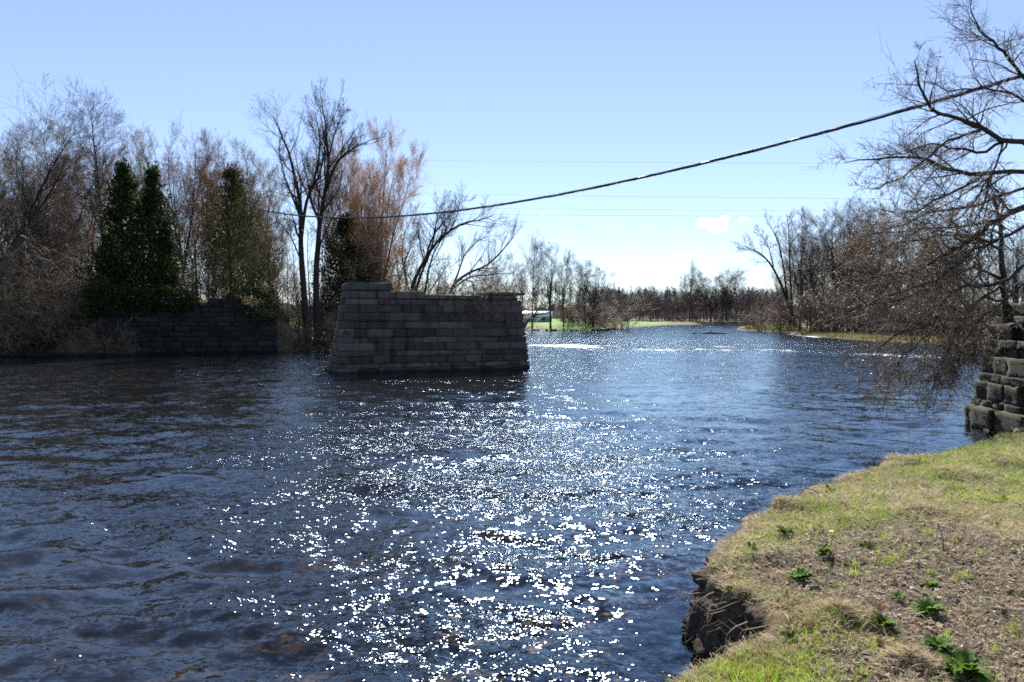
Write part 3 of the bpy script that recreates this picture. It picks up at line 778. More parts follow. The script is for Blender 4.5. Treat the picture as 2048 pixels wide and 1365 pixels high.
# leaning willow over the pier
stem_tree('leaning_willow', 'bare willow with several stems leaning to the right above the pier', 838, 90, [
    ([(822, 640), (824, 575), (850, 520), (880, 478), (920, 450), (960, 440), (990, 430)], .24, .02, -2.),
    ([(826, 600), (842, 550), (862, 500), (872, 450), (880, 410)], .17, .015, 2.),
    ([(850, 520), (868, 470), (900, 430), (930, 400)], .12, .012, 2.),
    ([(826, 610), (808, 540), (806, 480), (826, 430)], .13, .012, -1.),
    ([(846, 640), (852, 570), (866, 510), (888, 470), (910, 420)], .15, .012, 1.)], 33, n=(13, 7, 5, 3), l1=.3, ang=(36, 34, 32), twig=tw_dark)
stem_tree('leaning_willow', 'low bare willow with limbs reaching far right over the pier end', 900, 98, [
    ([(880, 640), (905, 575), (935, 548), (975, 530), (1015, 490), (1030, 470)], .22, .015, -2.),
    ([(905, 578), (940, 555), (980, 550), (1030, 545)], .13, .012, -4.),
    ([(890, 610), (915, 550), (930, 510), (960, 480), (990, 470)], .14, .012, 2.)], 34, n=(13, 7, 5, 3), l1=.26, ang=(36, 34, 32), twig=tw_grey)

# ------------------------------------------------------------------ cedars
m_cedar = leaf_mat('cedar_foliage', (.016, .028, .008), (.08, .095, .022), trans=.25, rough=.7, spec=.12)
m_cedar_pale = leaf_mat('loose_cedar_foliage', (.02, .030, .010), (.085, .095, .028), trans=.25, rough=.65, spec=.15)
def cedar_mesh(name, seed, H, W, n, power=.9, mat_=None, loose=.0, leaf=.15, skirt=0.0):
    rng = np.random.default_rng(seed)
    # boughs
    nb = int(n / 34)
    zt = rng.uniform(0, 1, nb) ** 1.15; z = zt * H * .98
    prof = W * .5 * ((1 - zt) ** power) * (1 - .35 * np.exp(-zt * 14) * (1 - skirt)) + .06
    az = rng.uniform(0, 2 * np.pi, nb)
    lob = 1 + .42 * noise2(az * 1.6 + seed, zt * 7, seed) + rng.normal(0, .10 + loose, nb)
    Rm = prof * np.clip(lob, .4, 1.6)
    D = np.stack([np.cos(az), np.sin(az), np.full(nb, .35)], -1)
    P0 = np.stack([0 * z, 0 * z, z], -1)
    bp, br = grow(P0, D, Rm, np.full(nb, .02), 5, rng, .08, .10, .4)
    # sprays along the boughs
    k = 34; t = rng.uniform(.15, 1.02, (nb, k)) ** .6
    u = np.clip(t, 0, .999) * 4; i = u.astype(int); f = (u - i)[..., None]; m = np.arange(nb)[:, None]
    c = bp[m, i] * (1 - f) + bp[m, np.minimum(i + 1, 4)] * f
    c = c + rng.normal(0, 1, (nb, k, 3)) * (.10 + .10 * (1 - zt[:, None, None])) * W / 3.
    c = c.reshape(-1, 3); M = len(c)
    out = nrm(np.stack([c[:, 0], c[:, 1], np.zeros(M)], -1) + 1e-3)
    ax = nrm(out * .6 + np.array([0, 0, .75]) + rng.normal(0, .45, (M, 3)))
    sd = nrm(np.cross(ax, rng.normal(0, 1, (M, 3))))
    l = leaf * rng.uniform(.6, 1.5, M)[:, None]; w = l * rng.uniform(.28, .5, M)[:, None]
    nn = np.cross(ax, sd)
    V = np.stack([c - ax * l * .5, c + sd * w + nn * w * .2, c + ax * l * .7, c - sd * w + nn * w * .2], 1).reshape(-1, 3)
    q_ = np.arange(M * 4).reshape(M, 4)
    tone = np.repeat(np.clip(rng.normal(.35, .28, M) + .25 * noise3(c * 1.3, seed), 0, 1), 4)
    tr_, _ = grow(np.array([[0, 0, -.3]]), np.array([[0, 0, 1.]]), np.array([H + .25]), np.array([.13]), 9, rng, .02, .02)
    trr = np.linspace(.15, .015, 9)[None]
    tv, tf = tubes([(tr_, trr, 8), (bp, br, 3)])
    return mesh_np(name + '_trunk', tv, tf, True, None, [bark_brown]), mesh_np(name + '_crown', V, [q_], False, {'tone': tone}, [mat_ or m_cedar])
def put_cedar(px, d, top, Wpx, label, seed, n=9000, base_z=None, name='cedar_tree', cat='cedar', **kw):
    g = ground_pt(px, d)
    if base_z is not None: g[2] = base_z
    H = CAMH + (HZ - top) * d / F - g[2]
    t, c_ = cedar_mesh(name, seed, H, Wpx * d / F, n, **kw)
    e = empty(name, g, label, cat); link('trunk', t, e); link('crown', c_, e); return e
put_cedar(246, 62.5, 322, 172, 'tall dense dark cedar, left one of the pair above the abutment', 41, 8500, loose=.13, leaf=.18, skirt=1., power=1.0)
put_cedar(304, 63.2, 332, 165, 'slightly slimmer dark cedar, right one of the pair above the abutment', 42, 7500, loose=.13, leaf=.18, skirt=1., power=1.05)
put_cedar(463, 65.5, 336, 215, 'loose airy cedar with sparse olive foliage standing alone right of the dense pair', 43, 7500, mat_=m_cedar_pale, loose=.22, leaf=.14, skirt=1., power=.8)
put_cedar(215, 62.3, 470, 70, 'short dark cedar tucked against the left side of the dense pair', 47, 5000, leaf=.16, skirt=1.)
put_cedar(330, 62.8, 440, 80, 'young cedar at the right foot of the dense pair', 44, 5000, mat_=m_cedar_pale, leaf=.14, skirt=1.)
put_cedar(690, 76, 430, 160, 'dark shaggy cedar half hidden behind the twin tall trees', 46, 11000, mat_=m_cedar_pale, leaf=.18, skirt=1., loose=.15, power=.6)
# low cedar growth spilling over the wall
def bush_mesh(seed, Wx, Wy, Hh, n, mat_, leaf=.14):
    rng = np.random.default_rng(seed)
    u = nrm(rng.normal(0, 1, (n, 3))); r = rng.uniform(.35, 1, n) ** .5
    c = u * r[:, None] * (1 + .35 * noise3(u * 2.2, seed))[:, None]
    c = c * np.array([Wx, Wy, Hh]); ax = nrm(u + rng.normal(0, .6, (n, 3))); sd = nrm(np.cross(ax, rng.normal(0, 1, (n, 3))))
    l = leaf * rng.uniform(.6, 1.5, n)[:, None]; w = l * .4
    V = np.stack([c - ax * l * .5, c + sd * w, c + ax * l * .7, c - sd * w], 1).reshape(-1, 3)
    return mesh_np('cedar_scrub', V, [np.arange(4 * n).reshape(n, 4)], False, {'tone': np.repeat(np.clip(rng.normal(.4, .3, n), 0, 1), 4)}, [mat_])
for (px, d, y, wx, wz, lab_, sd_, mm) in [(335, 60.9, 602, 2.3, 1.1, 'drooping cedar scrub hanging over the wall top below the dense cedar pair', 51, m_cedar_pale), (500, 63.6, 612, 2.7, 1.9, 'bushy cedar scrub spilling over the right part of the far abutment', 52, m_cedar_pale), (205, 58.9, 600, 1.5, 1.5, 'leafy olive scrub at the left corner of the far abutment', 53, m_cedar_pale), (265, 59.9, 606, 1.8, 1.2, 'dark scrub over the wall under the left dense cedar', 54, m_cedar)]:
    c0 = P(px, y, d)
    tag(link('cedar_scrub', bush_mesh(sd_, wx, 1.0, wz, 4200, mm), None, c0), lab_, 'shrub')
#PART3
# ------------------------------------------------------------------ middle distance, left shore
ML = [('tall_b', 1064, 178, 474, .9, tw_dark, 'slim upright bare tree just right of the pier, nearest to it'), ('tall_a', 1101, 190, 485, 1.0, tw_dark, 'thick trunked bare tree at the water edge behind the white roof'),
      ('tall_a', 1127, 196, 503, .75, tw_dark, 'bare tree with wide side branches right of the thick trunked one on the grassy shore'), ('tall_b', 1171, 205, 520, .85, tw_dark, 'straight left stem of the bare pair in the middle of the grassy shore'),
      ('broad_b', 1186, 207, 524, 1.05, tw_dark, 'fan crowned right stem of the bare pair in the middle of the grassy shore'), ('slim_b', 1043, 170, 520, 1.0, tw_grey, 'thin bare sapling partly hidden by the pier end'), ('slim_a', 1021, 165, 505, 1.1, tw_tan, 'thin bare sapling rising above the overhanging pier slab'),
      ('tall_c', 990, 150, 500, .8, tw_tan, 'pale bare tree rising behind the right end of the pier top')]
for v, px, d, top, sx, tw, lab_ in ML:
    put_tree(v, px, d, top, lab_, bark=bark_dark, twig=tw, sx=sx)
for i, (px, d, top) in enumerate([(1143, 200, 600), (1155, 203, 606), (1205, 212, 604), (1241, 228, 588), (1218, 216, 626), (1035, 190, 605), (1185, 208, 622), (1168, 205, 612), (1196, 210, 628)]):
    put_tree(['brush_a', 'brush_b', 'brush_c'][i % 3], px, d, top, 'one of the brown bare bushes between the trees of the grassy shore', 'bush', 'bushes on the grassy shore', twig=[tw_brush, tw_red, tw_grey][i % 3], name='bare_bush', sx=1.4)
# arched leaning trunk by the water
stem_tree('arched_tree', 'low bent trunk arching out over the shore right beside the pier', 1052, 186, [([(1048, 656), (1058, 640), (1074, 630), (1095, 627), (1110, 618)], .3, .05, 2.), ([(1060, 639), (1075, 622), (1092, 612)], .15, .04, 0.)], 35, n=(7, 6, 4, 0), l1=.3, rmin=.02)

# ---- right bank
RB_ = [('tall_c', 1621, 150, 440, .8, tw_dark, 'big bare tree with a thick dark trunk leaning left at the grassy spit'), ('dense_b', 1600, 158, 430, .95, tw_grey, 'bare tree just behind the thick trunked one on the grassy spit'),
       ('tall_a', 1668, 140, 404, .9, tw_dark, 'tallest dark bare tree of the clump on the right bank'), ('dense_a', 1712, 132, 414, .95, tw_dark, 'dense dark bare tree right of the tallest of the right bank'),
       ('dense_b', 1755, 122, 425, 1.0, tw_grey, 'rounded grey bare tree at the edge of the overhanging branches'), ('broad_b', 1560, 172, 540, .9, tw_tan, 'low spreading bare tree near the tip of the grassy spit')]
for v, px, d, top, sx, tw, lab_ in RB_:
    put_tree(v, px, d, top, lab_, bark=bark_dark, twig=tw, sx=sx, rz=2.2)
stem_tree('leaning_bare_tree', 'pale bare tree leaning far out to the left from the right bank spit', 1590, 155, [([(1592, 655), (1570, 590), (1548, 540), (1526, 512), (1505, 500), (1488, 492)], .28, .03, -3.), ([(1575, 600), (1566, 530), (1555, 480), (1535, 445)], .2, .03, 2.), ([(1548, 540), (1535, 490), (1515, 460)], .12, .02, 2.), ([(1585, 630), (1580, 540), (1578, 470), (1575, 440)], .2, .03, 0.)], 36, n=(10, 7, 5, 3), l1=.24, rmin=.014, twig=tw_grey)
for i, (px, d, top) in enumerate([(1640, 160, 470), (1690, 165, 450), (1735, 150, 455), (1790, 130, 440), (1830, 120, 450), (1880, 112, 450), (1930, 105, 455), (1980, 100, 470), (1650, 180, 480), (1700, 190, 490), (1770, 160, 470), (1850, 140, 480), (1920, 130, 470), (2030, 98, 460), (2090, 96, 440), (1580, 185, 520), (1800, 112, 500), (1745, 128, 520), (1615, 170, 500)]):
    put_tree(['slim_b', 'dense_b', 'slim_a', 'tall_b'][i % 4], px, d, top, 'one of the plain bare trees crowded behind the larger ones on the right bank', group='bare trees crowded on the right bank', bark=[bark_dark, bark_brown][i % 2], twig=[tw_grey, tw_dark, tw_tan][i % 3], name='thin_bare_tree', sx=1.15)
for i, (px, d, top) in enumerate([(1520, 188, 610), (1540, 180, 600), (1565, 172, 605), (1585, 165, 600), (1660, 142, 590), (1690, 136, 580), (1720, 128, 580), (1750, 120, 585), (1785, 112, 580), (1820, 106, 585), (1860, 101, 590), (1900, 98, 590), (1940, 95, 590), (1985, 93, 585), (1500, 196, 628), (1640, 148, 600), (1680, 150, 540), (1730, 140, 540), (1790, 125, 545), (1850, 115, 545), (1910, 108, 550)]):
    put_tree(['brush_a', 'brush_b', 'brush_c'][i % 3], px, d, top, 'one of the brown bare bushes lining the right bank under its trees', 'bush', 'bushes lining the right bank', twig=[tw_brush, tw_grey, tw_red][i % 3], name='bare_bush', sx=1.3)
# ---- far trees at the head of the reach
FT = [('dense_b', 1379, 430, 540, 1.25, tw_grey, 'pale left tree of the far clump where the river bends'), ('broad_a', 1421, 425, 533, 1.3, tw_dark, 'dark middle tree of the far clump where the river bends'), ('broad_b', 1453, 428, 541, 1.3, tw_dark, 'dark right tree of the far clump where the river bends'), ('dense_a', 1302, 440, 572, .8, tw_grey, 'bare tree topping the far wood left of the far clump')]
for v, px, d, top, sx, tw, lab_ in FT: put_tree(v, px, d + 34, top, lab_, bark=bark_dark, twig=tw, sx=sx)
for i, (px, d, top) in enumerate([(1340, 445, 628), (1365, 444, 625), (1395, 441, 626), (1440, 442, 624), (1470, 443, 626), (1500, 400, 624)]):
    put_tree(['brush_a', 'brush_c'][i % 2], px, d, top, 'one of the low bare bushes at the foot of the far clump', 'bush', 'bushes at the foot of the far clump', twig=tw_brush, name='bare_bush', sx=1.6)
# distant conifers
m_fir = leaf_mat('fir_needles', (.008, .016, .007), (.03, .045, .018), trans=.1)
for i, (px, top, w, lab_) in enumerate([(1238, 583, 17, 'small dark conifer poking above the far wood'), (1250, 590, 9, 'tiny pointed conifer right beside the small dark one')]):
    g = ground_pt(px, 420); H = CAMH + (HZ - top) * 420 / F - g[2]
    t, c_ = cedar_mesh('far_conifer', 60 + i, H, w * 420 / F, 4000, power=.7, mat_=m_fir, leaf=.9)
    e = empty('conifer_tree', g, lab_, 'conifer'); link('trunk', t, e); link('crown', c_, e)

# ---- far woods that read as one mass
def wood(name, spots, label, seed, tw, rmin=.03, kinds=4, n=(10, 6, 4)):
    rng = np.random.default_rng(seed); kinds_ = []
    for k in range(kinds):
        P0 = np.array([[0, 0, -.3]]); tp, trd = grow(P0, np.array([[rng.normal(0, .05), rng.normal(0, .05), 1.]]), np.array([1.0]), np.array([.011]), 7, rng, .05, .04, .2)
        tp[:, 0, 2] = -.02
        tp = tp.copy(); tp[..., 2] = np.linspace(-.02, .95, 7)
        a = kids(tp, trd, np.array([1.]), n[0], rng, .10, .98, 30, 10, .36, .25, .5, .55, rmin / 18); g1 = grow(*a, 5, rng, .06, .10, .3)
        a2 = kids(g1[0], g1[1], a[2], n[1], rng, .2, 1., 32, 10, .5, .3, .7, .5, rmin / 18); g2 = grow(*a2, 4, rng, .1, .05, .5)
        a3 = kids(g2[0], g2[1], a2[2], n[2], rng, .2, 1., 30, 10, .55, .3, .8, .5, rmin / 20); g3 = grow(*a3, 3, rng, .1, .04, .6)
        kinds_.append(tubes([(tp, trd, 5), (g1[0], g1[1], 3), (g2[0], g2[1], 3), (g3[0], g3[1], 3)]))
    VV = []; FF = []; off = 0
    for i, (x, y, h) in enumerate(spots):
        v, f = kinds_[i % kinds]; a = rng.uniform(0, 6.28); c_, s_ = math.cos(a), math.sin(a); w = h * rng.uniform(.75, 1.15)
        q_ = np.stack([(v[:, 0] * c_ - v[:, 1] * s_) * w + x, (v[:, 0] * s_ + v[:, 1] * c_) * w + y, v[:, 2] * h + gz(x, y)], -1)
        VV.append(q_); FF += [x_ + off for x_ in f]; off += len(v)
    o = link(name, mesh_np(name, np.concatenate(VV), FF, False, None, [tw]))
    tag(o, label, 'woodland', kind='stuff')
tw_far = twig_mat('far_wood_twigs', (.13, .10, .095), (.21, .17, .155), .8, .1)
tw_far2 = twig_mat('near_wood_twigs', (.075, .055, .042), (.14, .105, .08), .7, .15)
r_ = np.random.default_rng(77)
sp = [((px - 1024) * d / F, d, h) for px, d, h in zip(r_.uniform(1180, 1580, 380), r_.uniform(445, 540, 380), r_.uniform(13, 20, 380))]
wood('far_wood', sp, 'grey brown bare wood closing the view beyond the river bend', 78, tw_far, .06)
sp = [((px - 1024) * d / F, d, h) for px, d, h in zip(r_.uniform(-260, 900, 120), r_.uniform(105, 150, 120), r_.uniform(9, 15, 120))]
wood('left_wood', sp, 'bare woodland filling in behind the trees of the left bank', 79, tw_far2, .02)
sp = [((px - 1024) * d / F, d, h) for px, d, h in zip(r_.uniform(860, 1260, 110), r_.uniform(345, 430, 110), r_.uniform(11, 19, 110))]
wood('field_wood', sp, 'bare woodland along the far side of the green field', 80, tw_far, .07)
sp = [((px - 1024) * d / F, d, h) for px, d, h in zip(r_.uniform(1600, 2250, 110), r_.uniform(165, 230, 110), r_.uniform(10, 18, 110))]
wood('right_wood', sp, 'bare woodland filling in behind the trees of the right bank', 81, tw_far2, .025)
# a low wooded rise beyond everything
m_hill, nt = mat('wooded_rise'); b = NB(nt)
hc = b.ramp(b.noise(b.pos(), .06, 6, .7), [(.3, (.05, .045, .045)), (.7, (.11, .095, .09))]); b.out(b.bsdf(hc, 1., None, 0.))
an = np.radians(np.linspace(-70, 70, 420)); prof = 15 + 3 * fbm2(an * 16, an * 0, 91, 3) + 1.6 * noise2(an * 160, an * 0, 92) + 1.1 * noise2(an * 420, an * 0, 93)
V = []
for rr, hh in ((600, -1.), (640, .72), (700, 1.), (900, .9), (1200, -.3)):
    V.append(np.stack([rr * np.sin(an), rr * np.cos(an), np.where(np.ones_like(an) > 0, prof * max(hh, 0) if hh > 0 else -1., 0)], -1))
V = np.stack(V); i_ = np.arange(V.shape[0] * V.shape[1]).reshape(V.shape[:2])
q = np.stack([i_[:-1, :-1], i_[:-1, 1:], i_[1:, 1:], i_[1:, :-1]], -1).reshape(-1, 4)[:, ::-1]
tag(link('hills', mesh_np('hills', V.reshape(-1, 3), [q], True, None, [m_hill])), kind='structure')

# ------------------------------------------------------------------ long white building beyond the field
def plain(name, c, rough=.6, spec=.3):
    m, nt = mat(name); b = NB(nt); n_ = b.noise(b.obj(), 6, 4)
    b.out(b.bsdf(b.mix(n_, (*[x * .85 for x in c], 1), (*c, 1)), rough, None, spec)); return m
def box(V, F_, x0, x1, y0, y1, z0, z1):
    o = len(V); V += [(x0, y0, z0), (x1, y0, z0), (x1, y1, z0), (x0, y1, z0), (x0, y0, z1), (x1, y0, z1), (x1, y1, z1), (x0, y1, z1)]
    F_ += [[o, o + 3, o + 2, o + 1], [o + 4, o + 5, o + 6, o + 7], [o, o + 1, o + 5, o + 4], [o + 1, o + 2, o + 6, o + 5], [o + 2, o + 3, o + 7, o + 6], [o + 3, o, o + 4, o + 7]]
bx, by = (1052 - 1024) * 285 / F, 285.; bz = gz(bx, by)
bd = empty('white_farm_building', (bx, by, bz), 'long low white building with a pale roof beyond the field', 'building')
V = []; F_ = []; box(V, F_, -9, 9, 0, 7, -.5, 2.3)
link('wall', mesh_np('farm_wall', V, [np.array(F_)], False, None, [plain('white_siding', (.30, .31, .32))]), bd)
V = [(-9.5, -.5, 2.25), (9.5, -.5, 2.25), (9.5, 3.5, 4.1), (-9.5, 3.5, 4.1), (9.5, 7.5, 2.25), (-9.5, 7.5, 2.25), (-9.5, -.5, 2.12), (9.5, -.5, 2.12), (9.5, 7.5, 2.12), (-9.5, 7.5, 2.12)]
F4 = [[0, 1, 2, 3], [3, 2, 4, 5], [6, 7, 1, 0], [5, 4, 8, 9], [9, 8, 7, 6]]
link('roof', mesh_np('farm_roof', V, [np.array(F4), np.array([[0, 3, 5], [1, 4, 2]])], False, None, [plain('white_metal_roof', (.8, .82, .84), .35, .5)]), bd)
for xx in (-6.5, -2.5, 1.5, 5.5):
    V = []; F_ = []; box(V, F_, xx, xx + 1.3, -.03, .02, .8, 1.8)
    link('window', mesh_np('farm_window', V, [np.array(F_)], False, None, [plain('dark_window', (.03, .035, .04), .1)]), bd)

# ------------------------------------------------------------------ near tree reaching in from the right
twn = twig_mat('near_tree_twigs', (.08, .056, .038), (.21, .155, .108), .6, .3)
stems_px = [
    # polyline (px,py), r0, r1, depth start, depth end
    ([(2150, 640), (2140, 520), (2128, 420), (2110, 340), (2090, 300)], .26, .16, 19.4, 18.6),
    ([(2100, 310), (2048, 287), (2008, 281), (1967, 258), (1930, 241), (1893, 232), (1856, 209), (1836, 169), (1829, 120)], .085, .010, 18.6, 16.2),
    ([(1960, 262), (1930, 272), (1880, 293), (1836, 334), (1789, 364), (1745, 381)], .040, .008, 17.5, 15.8),
    ([(2010, 283), (1964, 303), (1927, 297), (1890, 292), (1849, 290), (1802, 310), (1768, 318)], .045, .008, 18.0, 18.9),
    ([(2105, 355), (2048, 344), (1971, 349), (1900, 342), (1863, 324), (1829, 315), (1752, 317), (1690, 324)], .075, .007, 18.7, 17.0),
    ([(1965, 350), (1917, 381), (1870, 401), (1836, 421), (1790, 430)], .040, .007, 18.0, 16.0),
    ([(2120, 400), (2048, 415), (2004, 436), (1968, 461), (1930, 488), (1885, 511), (1841, 535), (1767, 550), (1700, 541)], .10, .008, 18.9, 16.5),
    ([(2060, 520), (2004, 568), (1930, 574), (1879, 606), (1867, 651), (1796, 663), (1740, 722)], .055, .006, 18.6, 16.4),
    ([(2004, 568), (1940, 620), (1905, 680), (1882, 730), (1868, 770)], .035, .005, 18.4, 16.6),
    ([(2120, 240), (2048, 152), (2004, 101), (1981, 84), (1954, 50), (1938, 24)], .055, .007, 18.6, 17.2),
    ([(2100, 310), (2060, 210), (2000, 185), (1950, 175), (1900, 180), (1860, 165)], .05, .006, 18.8, 20.2),
    ([(2012, 640), (2006, 560), (2003, 490), (2000, 440), (1985, 390)], .085, .03, 19.3, 18.8),
    ([(2003, 500), (1960, 480), (1900, 470), (1830, 480), (1760, 500), (1700, 560)], .045, .006, 19.2, 20.0),
    ([(2006, 560), (1950, 540), (1880, 560), (1800, 600), (1730, 610), (1670, 600)], .045, .006, 19.2, 18.6),
    ([(2010, 600), (1960, 600), (1900, 640), (1840, 680), (1800, 720), (1780, 750)], .04, .005, 19.2, 17.6),
    ([(2080, 440), (2020, 470), (1950, 500), (1870, 560), (1780, 590), (1690, 640)], .05, .006, 18.4, 15.6),
    ([(2015, 281), (1990, 330), (1950, 400), (1900, 450), (1850, 470)], .03, .006, 18.2, 17.2),
    ([(2060, 560), (2000, 610), (1955, 640), (1930, 680), (1915, 720), (1900, 740)], .03, .004, 17.8, 17.0),
    ([(2110, 340), (2040, 380), (1960, 410), (1890, 420), (1830, 440), (1770, 460), (1720, 480)], .05, .006, 18.9, 19.6),
]
g = P(2150, 640, 19.4); g[2] = gz(g[0], g[1])
rng = np.random.default_rng(101); ST = []
for poly, r0, r1, d0, d1 in stems_px:
    k = len(poly); pts = np.array([P(x, y, d0 + (d1 - d0) * i / (k - 1)) for i, (x, y) in enumerate(poly)])
    if poly[0] == (2150, 640): pts[0] = (g[0], g[1], g[2] - .2)
    pts = resample(pts - g, 16); pts[1:] += rng.normal(0, .022, (15, 3))
    r0 *= .8; ST.append((pts, np.linspace(1, 0, 16) ** .75 * (r0 - r1) + r1, float(np.linalg.norm(np.diff(pts, axis=0), axis=1).sum())))
sp_ = np.stack([s_[0] for s_ in ST]); sr_ = np.stack([s_[1] for s_ in ST]); SL = np.array([s_[2] for s_ in ST])
lim = [1, 2, 3, 4, 5, 6, 7, 8, 9, 10, 12, 13, 14, 15, 16, 17, 18]
a1 = kids(sp_[lim], sr_[lim], np.minimum(SL[lim], 4.5), 18, rng, .16, 1., 46, 14, .26, .3, .5, .35, .006); b1 = grow(*a1, 8, rng, .13, .012, .25)
a2 = kids(b1[0], b1[1], a1[2], 10, rng, .1, 1., 46, 16, .42, .35, .6, .4, .0042); b2 = grow(*a2, 5, rng, .15, .012, .4)
a3 = kids(b2[0], b2[1], a2[2], 5, rng, .15, 1., 46, 18, .52, .35, .75, .3, .003); b3 = grow(*a3, 3, rng, .14, .01, .6)
low = [7, 8, 12, 13, 14, 15, 17, 6, 18]; twl = 1
x1 = kids(sp_[low], sr_[low], np.minimum(SL[low], 4.5), 16, rng, .2, 1., 48, 16, .22, .35, .45, .3, .006); y1 = grow(*x1, 7, rng, .15, -.012, .3)
x2 = kids(y1[0], y1[1], x1[2], 11, rng, .1, 1., 48, 18, .45, .35, .6, .4, .0042); y2 = grow(*x2, 5, rng, .17, -.01, .4)
x3 = kids(y2[0], y2[1], x2[2], 5, rng, .15, 1., 48, 20, .5, .35, .75, .3, .003); y3 = grow(*x3, 3, rng, .16, -.01, .6)
nt_ = empty('overhanging_tree', g, 'gnarled bare tree with shrivelled brown leaves overhanging the water at the right edge', 'tree')
tv, tf = tubes([(sp_, sr_, 9), (b1[0], b1[1], 5), (y1[0], y1[1], 5)]); link('trunk', mesh_np('near_trunk', tv, tf, True, None, [bark_dark]), nt_)
tv, tf = tubes([(b2[0], b2[1], 4), (b3[0], b3[1], 3), (y2[0], y2[1], 4), (y3[0], y3[1], 3)]); link('twigs', mesh_np('near_twigs', tv, tf, True, None, [twn]), nt_)
# shrivelled leaves and seeds hanging on the twigs
tips = np.concatenate([b3[0][:, -1], y3[0][:, -1], y2[0][:, -1]]); rel = tips + g
pyp = HZ - (rel[:, 2] - CAMH) * F / rel[:, 1]
prob = np.where(pyp > 400, .5, .05) * (.3 + 1.4 * np.clip(noise3(rel * .9, 4) + .5, 0, 1))
tips = tips[rng.uniform(0, 1, len(tips)) < prob]
def curl_leaves(c, rng, size, droop=.8):
    M = len(c); ax = nrm(rng.normal(0, .6, (M, 3)) + np.array([0, 0, -droop])); sd = nrm(np.cross(ax, rng.normal(0, 1, (M, 3)))); nn = np.cross(ax, sd)
    l = size * rng.uniform(.6, 1.5, M)[:, None]; w = l * rng.uniform(.22, .42, M)[:, None]; cu = l * rng.uniform(-.1, .5, M)[:, None]
    V = np.stack([c, c + ax * l * .5 + sd * w + nn * cu * .5, c + ax * l + nn * cu, c + ax * l * .5 - sd * w + nn * cu * .6], 1)
    return V.reshape(-1, 3), [np.concatenate([np.stack([np.arange(M) * 4, np.arange(M) * 4 + 1, np.arange(M) * 4 + 2], -1), np.stack([np.arange(M) * 4, np.arange(M) * 4 + 2, np.arange(M) * 4 + 3], -1)])], M
m_dead = leaf_mat('shrivelled_leaves', (.13, .08, .045), (.36, .26, .16), trans=.35)
lv, lf, M = curl_leaves(tips, rng, .05)
link('leaves', mesh_np('near_leaves', lv, lf, False, {'tone': np.repeat(rng.uniform(0, 1, M), 4)}, [m_dead]), nt_)

# ------------------------------------------------------------------ dead creeper on the pier
cr = empty('dead_creeper', (P(985, 590, 41)[0], 41.4, 3.9), 'dry leafless creeper with a few brown leaves trailing down the pier face', 'creeper')
g0 = np.array(cr.location); rng = np.random.default_rng(111)
def on_pier(px, z, off=.1):
    # point on the front face at image column px and height z
    bt = pier_batter(0, z); A0 = PA + pn * bt; k = (px - 1024) / F
    t = (k * A0[1] - A0[0]) / (pe[0] - k * pe[1]); p_ = A0 + pe * t - pn * off
    return np.array([p_[0], p_[1], z])
n_ = 14; S0 = []
for i in range(n_):
    x0 = rng.uniform(905, 1010); ln = rng.uniform(.8, 2.2); dx = rng.normal(0, 22)
    pl = [on_pier(x0 + dx * t + rng.normal(0, 3), 3.95 - ln * t, .10 + .15 * rng.uniform()) for t in np.linspace(0, 1, 6)]
    S0.append(resample(np.array(pl) - g0, 10))
S0 = np.stack(S0); R0 = np.linspace(.016, .007, 10)[None].repeat(n_, 0)
a = kids(S0, R0, np.full(n_, 1.5), 7, rng, .1, 1., 50, 15, .3, .3, .7, .3, .005, plane=np.array([1., .35, 1.])); g1 = grow(*a, 5, rng, .16, -.02, .5)
a2 = kids(g1[0], g1[1], a[2], 4, rng, .2, 1., 50, 15, .5, .3, .8, .3, .004); g2 = grow(*a2, 3, rng, .15, -.02, .6)
tv, tf = tubes([(S0, R0, 5), (g1[0], g1[1], 4), (g2[0], g2[1], 3)]); link('stems', mesh_np('creeper_stems', tv, tf, True, None, [tw_brush]), cr)
lt = np.concatenate([g2[0][:, -1], g1[0][:, -1]]); lt = lt[rng.uniform(0, 1, len(lt)) < .55]
lv, lf, M = curl_leaves(lt, rng, .10); link('leaves', mesh_np('creeper_leaves', lv, lf, False, {'tone': np.repeat(rng.uniform(0, 1, M), 4)}, [leaf_mat('creeper_leaf', (.16, .06, .04), (.40, .27, .19), trans=.4)]), cr)

# ------------------------------------------------------------------ cables
Q0 = np.array([(2048 - 1024) * 20 / F, 20.]); Q1 = np.array([(510 - 1024) * 62 / F, 62.])
pts_px = [(2048, 150), (1860, 208), (1700, 250), (1400, 333), (1200, 375), (1000, 405), (870, 428), (780, 435), (700, 437), (600, 432), (510, 418)]
ss = []; zz = []
for px, py in pts_px:
    k = (px - 1024) / F; dv = Q1 - Q0; s = (k * Q0[1] - Q0[0]) / (dv[0] - k * dv[1]); d = Q0[1] + dv[1] * s
    ss.append(s); zz.append(CAMH + (HZ - py) * d / F)
cf_ = np.polyfit(ss, zz, 3)
s = np.linspace(-.28, 1.02, 160); line = np.stack([Q0[0] + (Q1 - Q0)[0] * s, Q0[1] + (Q1 - Q0)[1] * s, np.polyval(cf_, s)], -1)
m_lash, nt = mat('lashing_steel'); b = NB(nt); b.out(b.bsdf((.05, .05, .05, 1), .5))
m_cable, nt = mat('black_cable_sheath'); b = NB(nt); b.out(b.bsdf((.012, .012, .014, 1), .35, None, .5))
m_wire, nt = mat('galvanised_wire'); b = NB(nt); w_ = b.n('ShaderNodeBsdfPrincipled'); b.set(w_, 'Base Color', (.10, .10, .10, 1)); b.set(w_, 'Metallic', .0); b.set(w_, 'Roughness', .5); b.out(w_.outputs[0])
rng = np.random.default_rng(121)
cab = empty('overhead_cable', line[60], 'thick black cable sagging across the river from the upper right', 'cable')
ln = line - line[60]
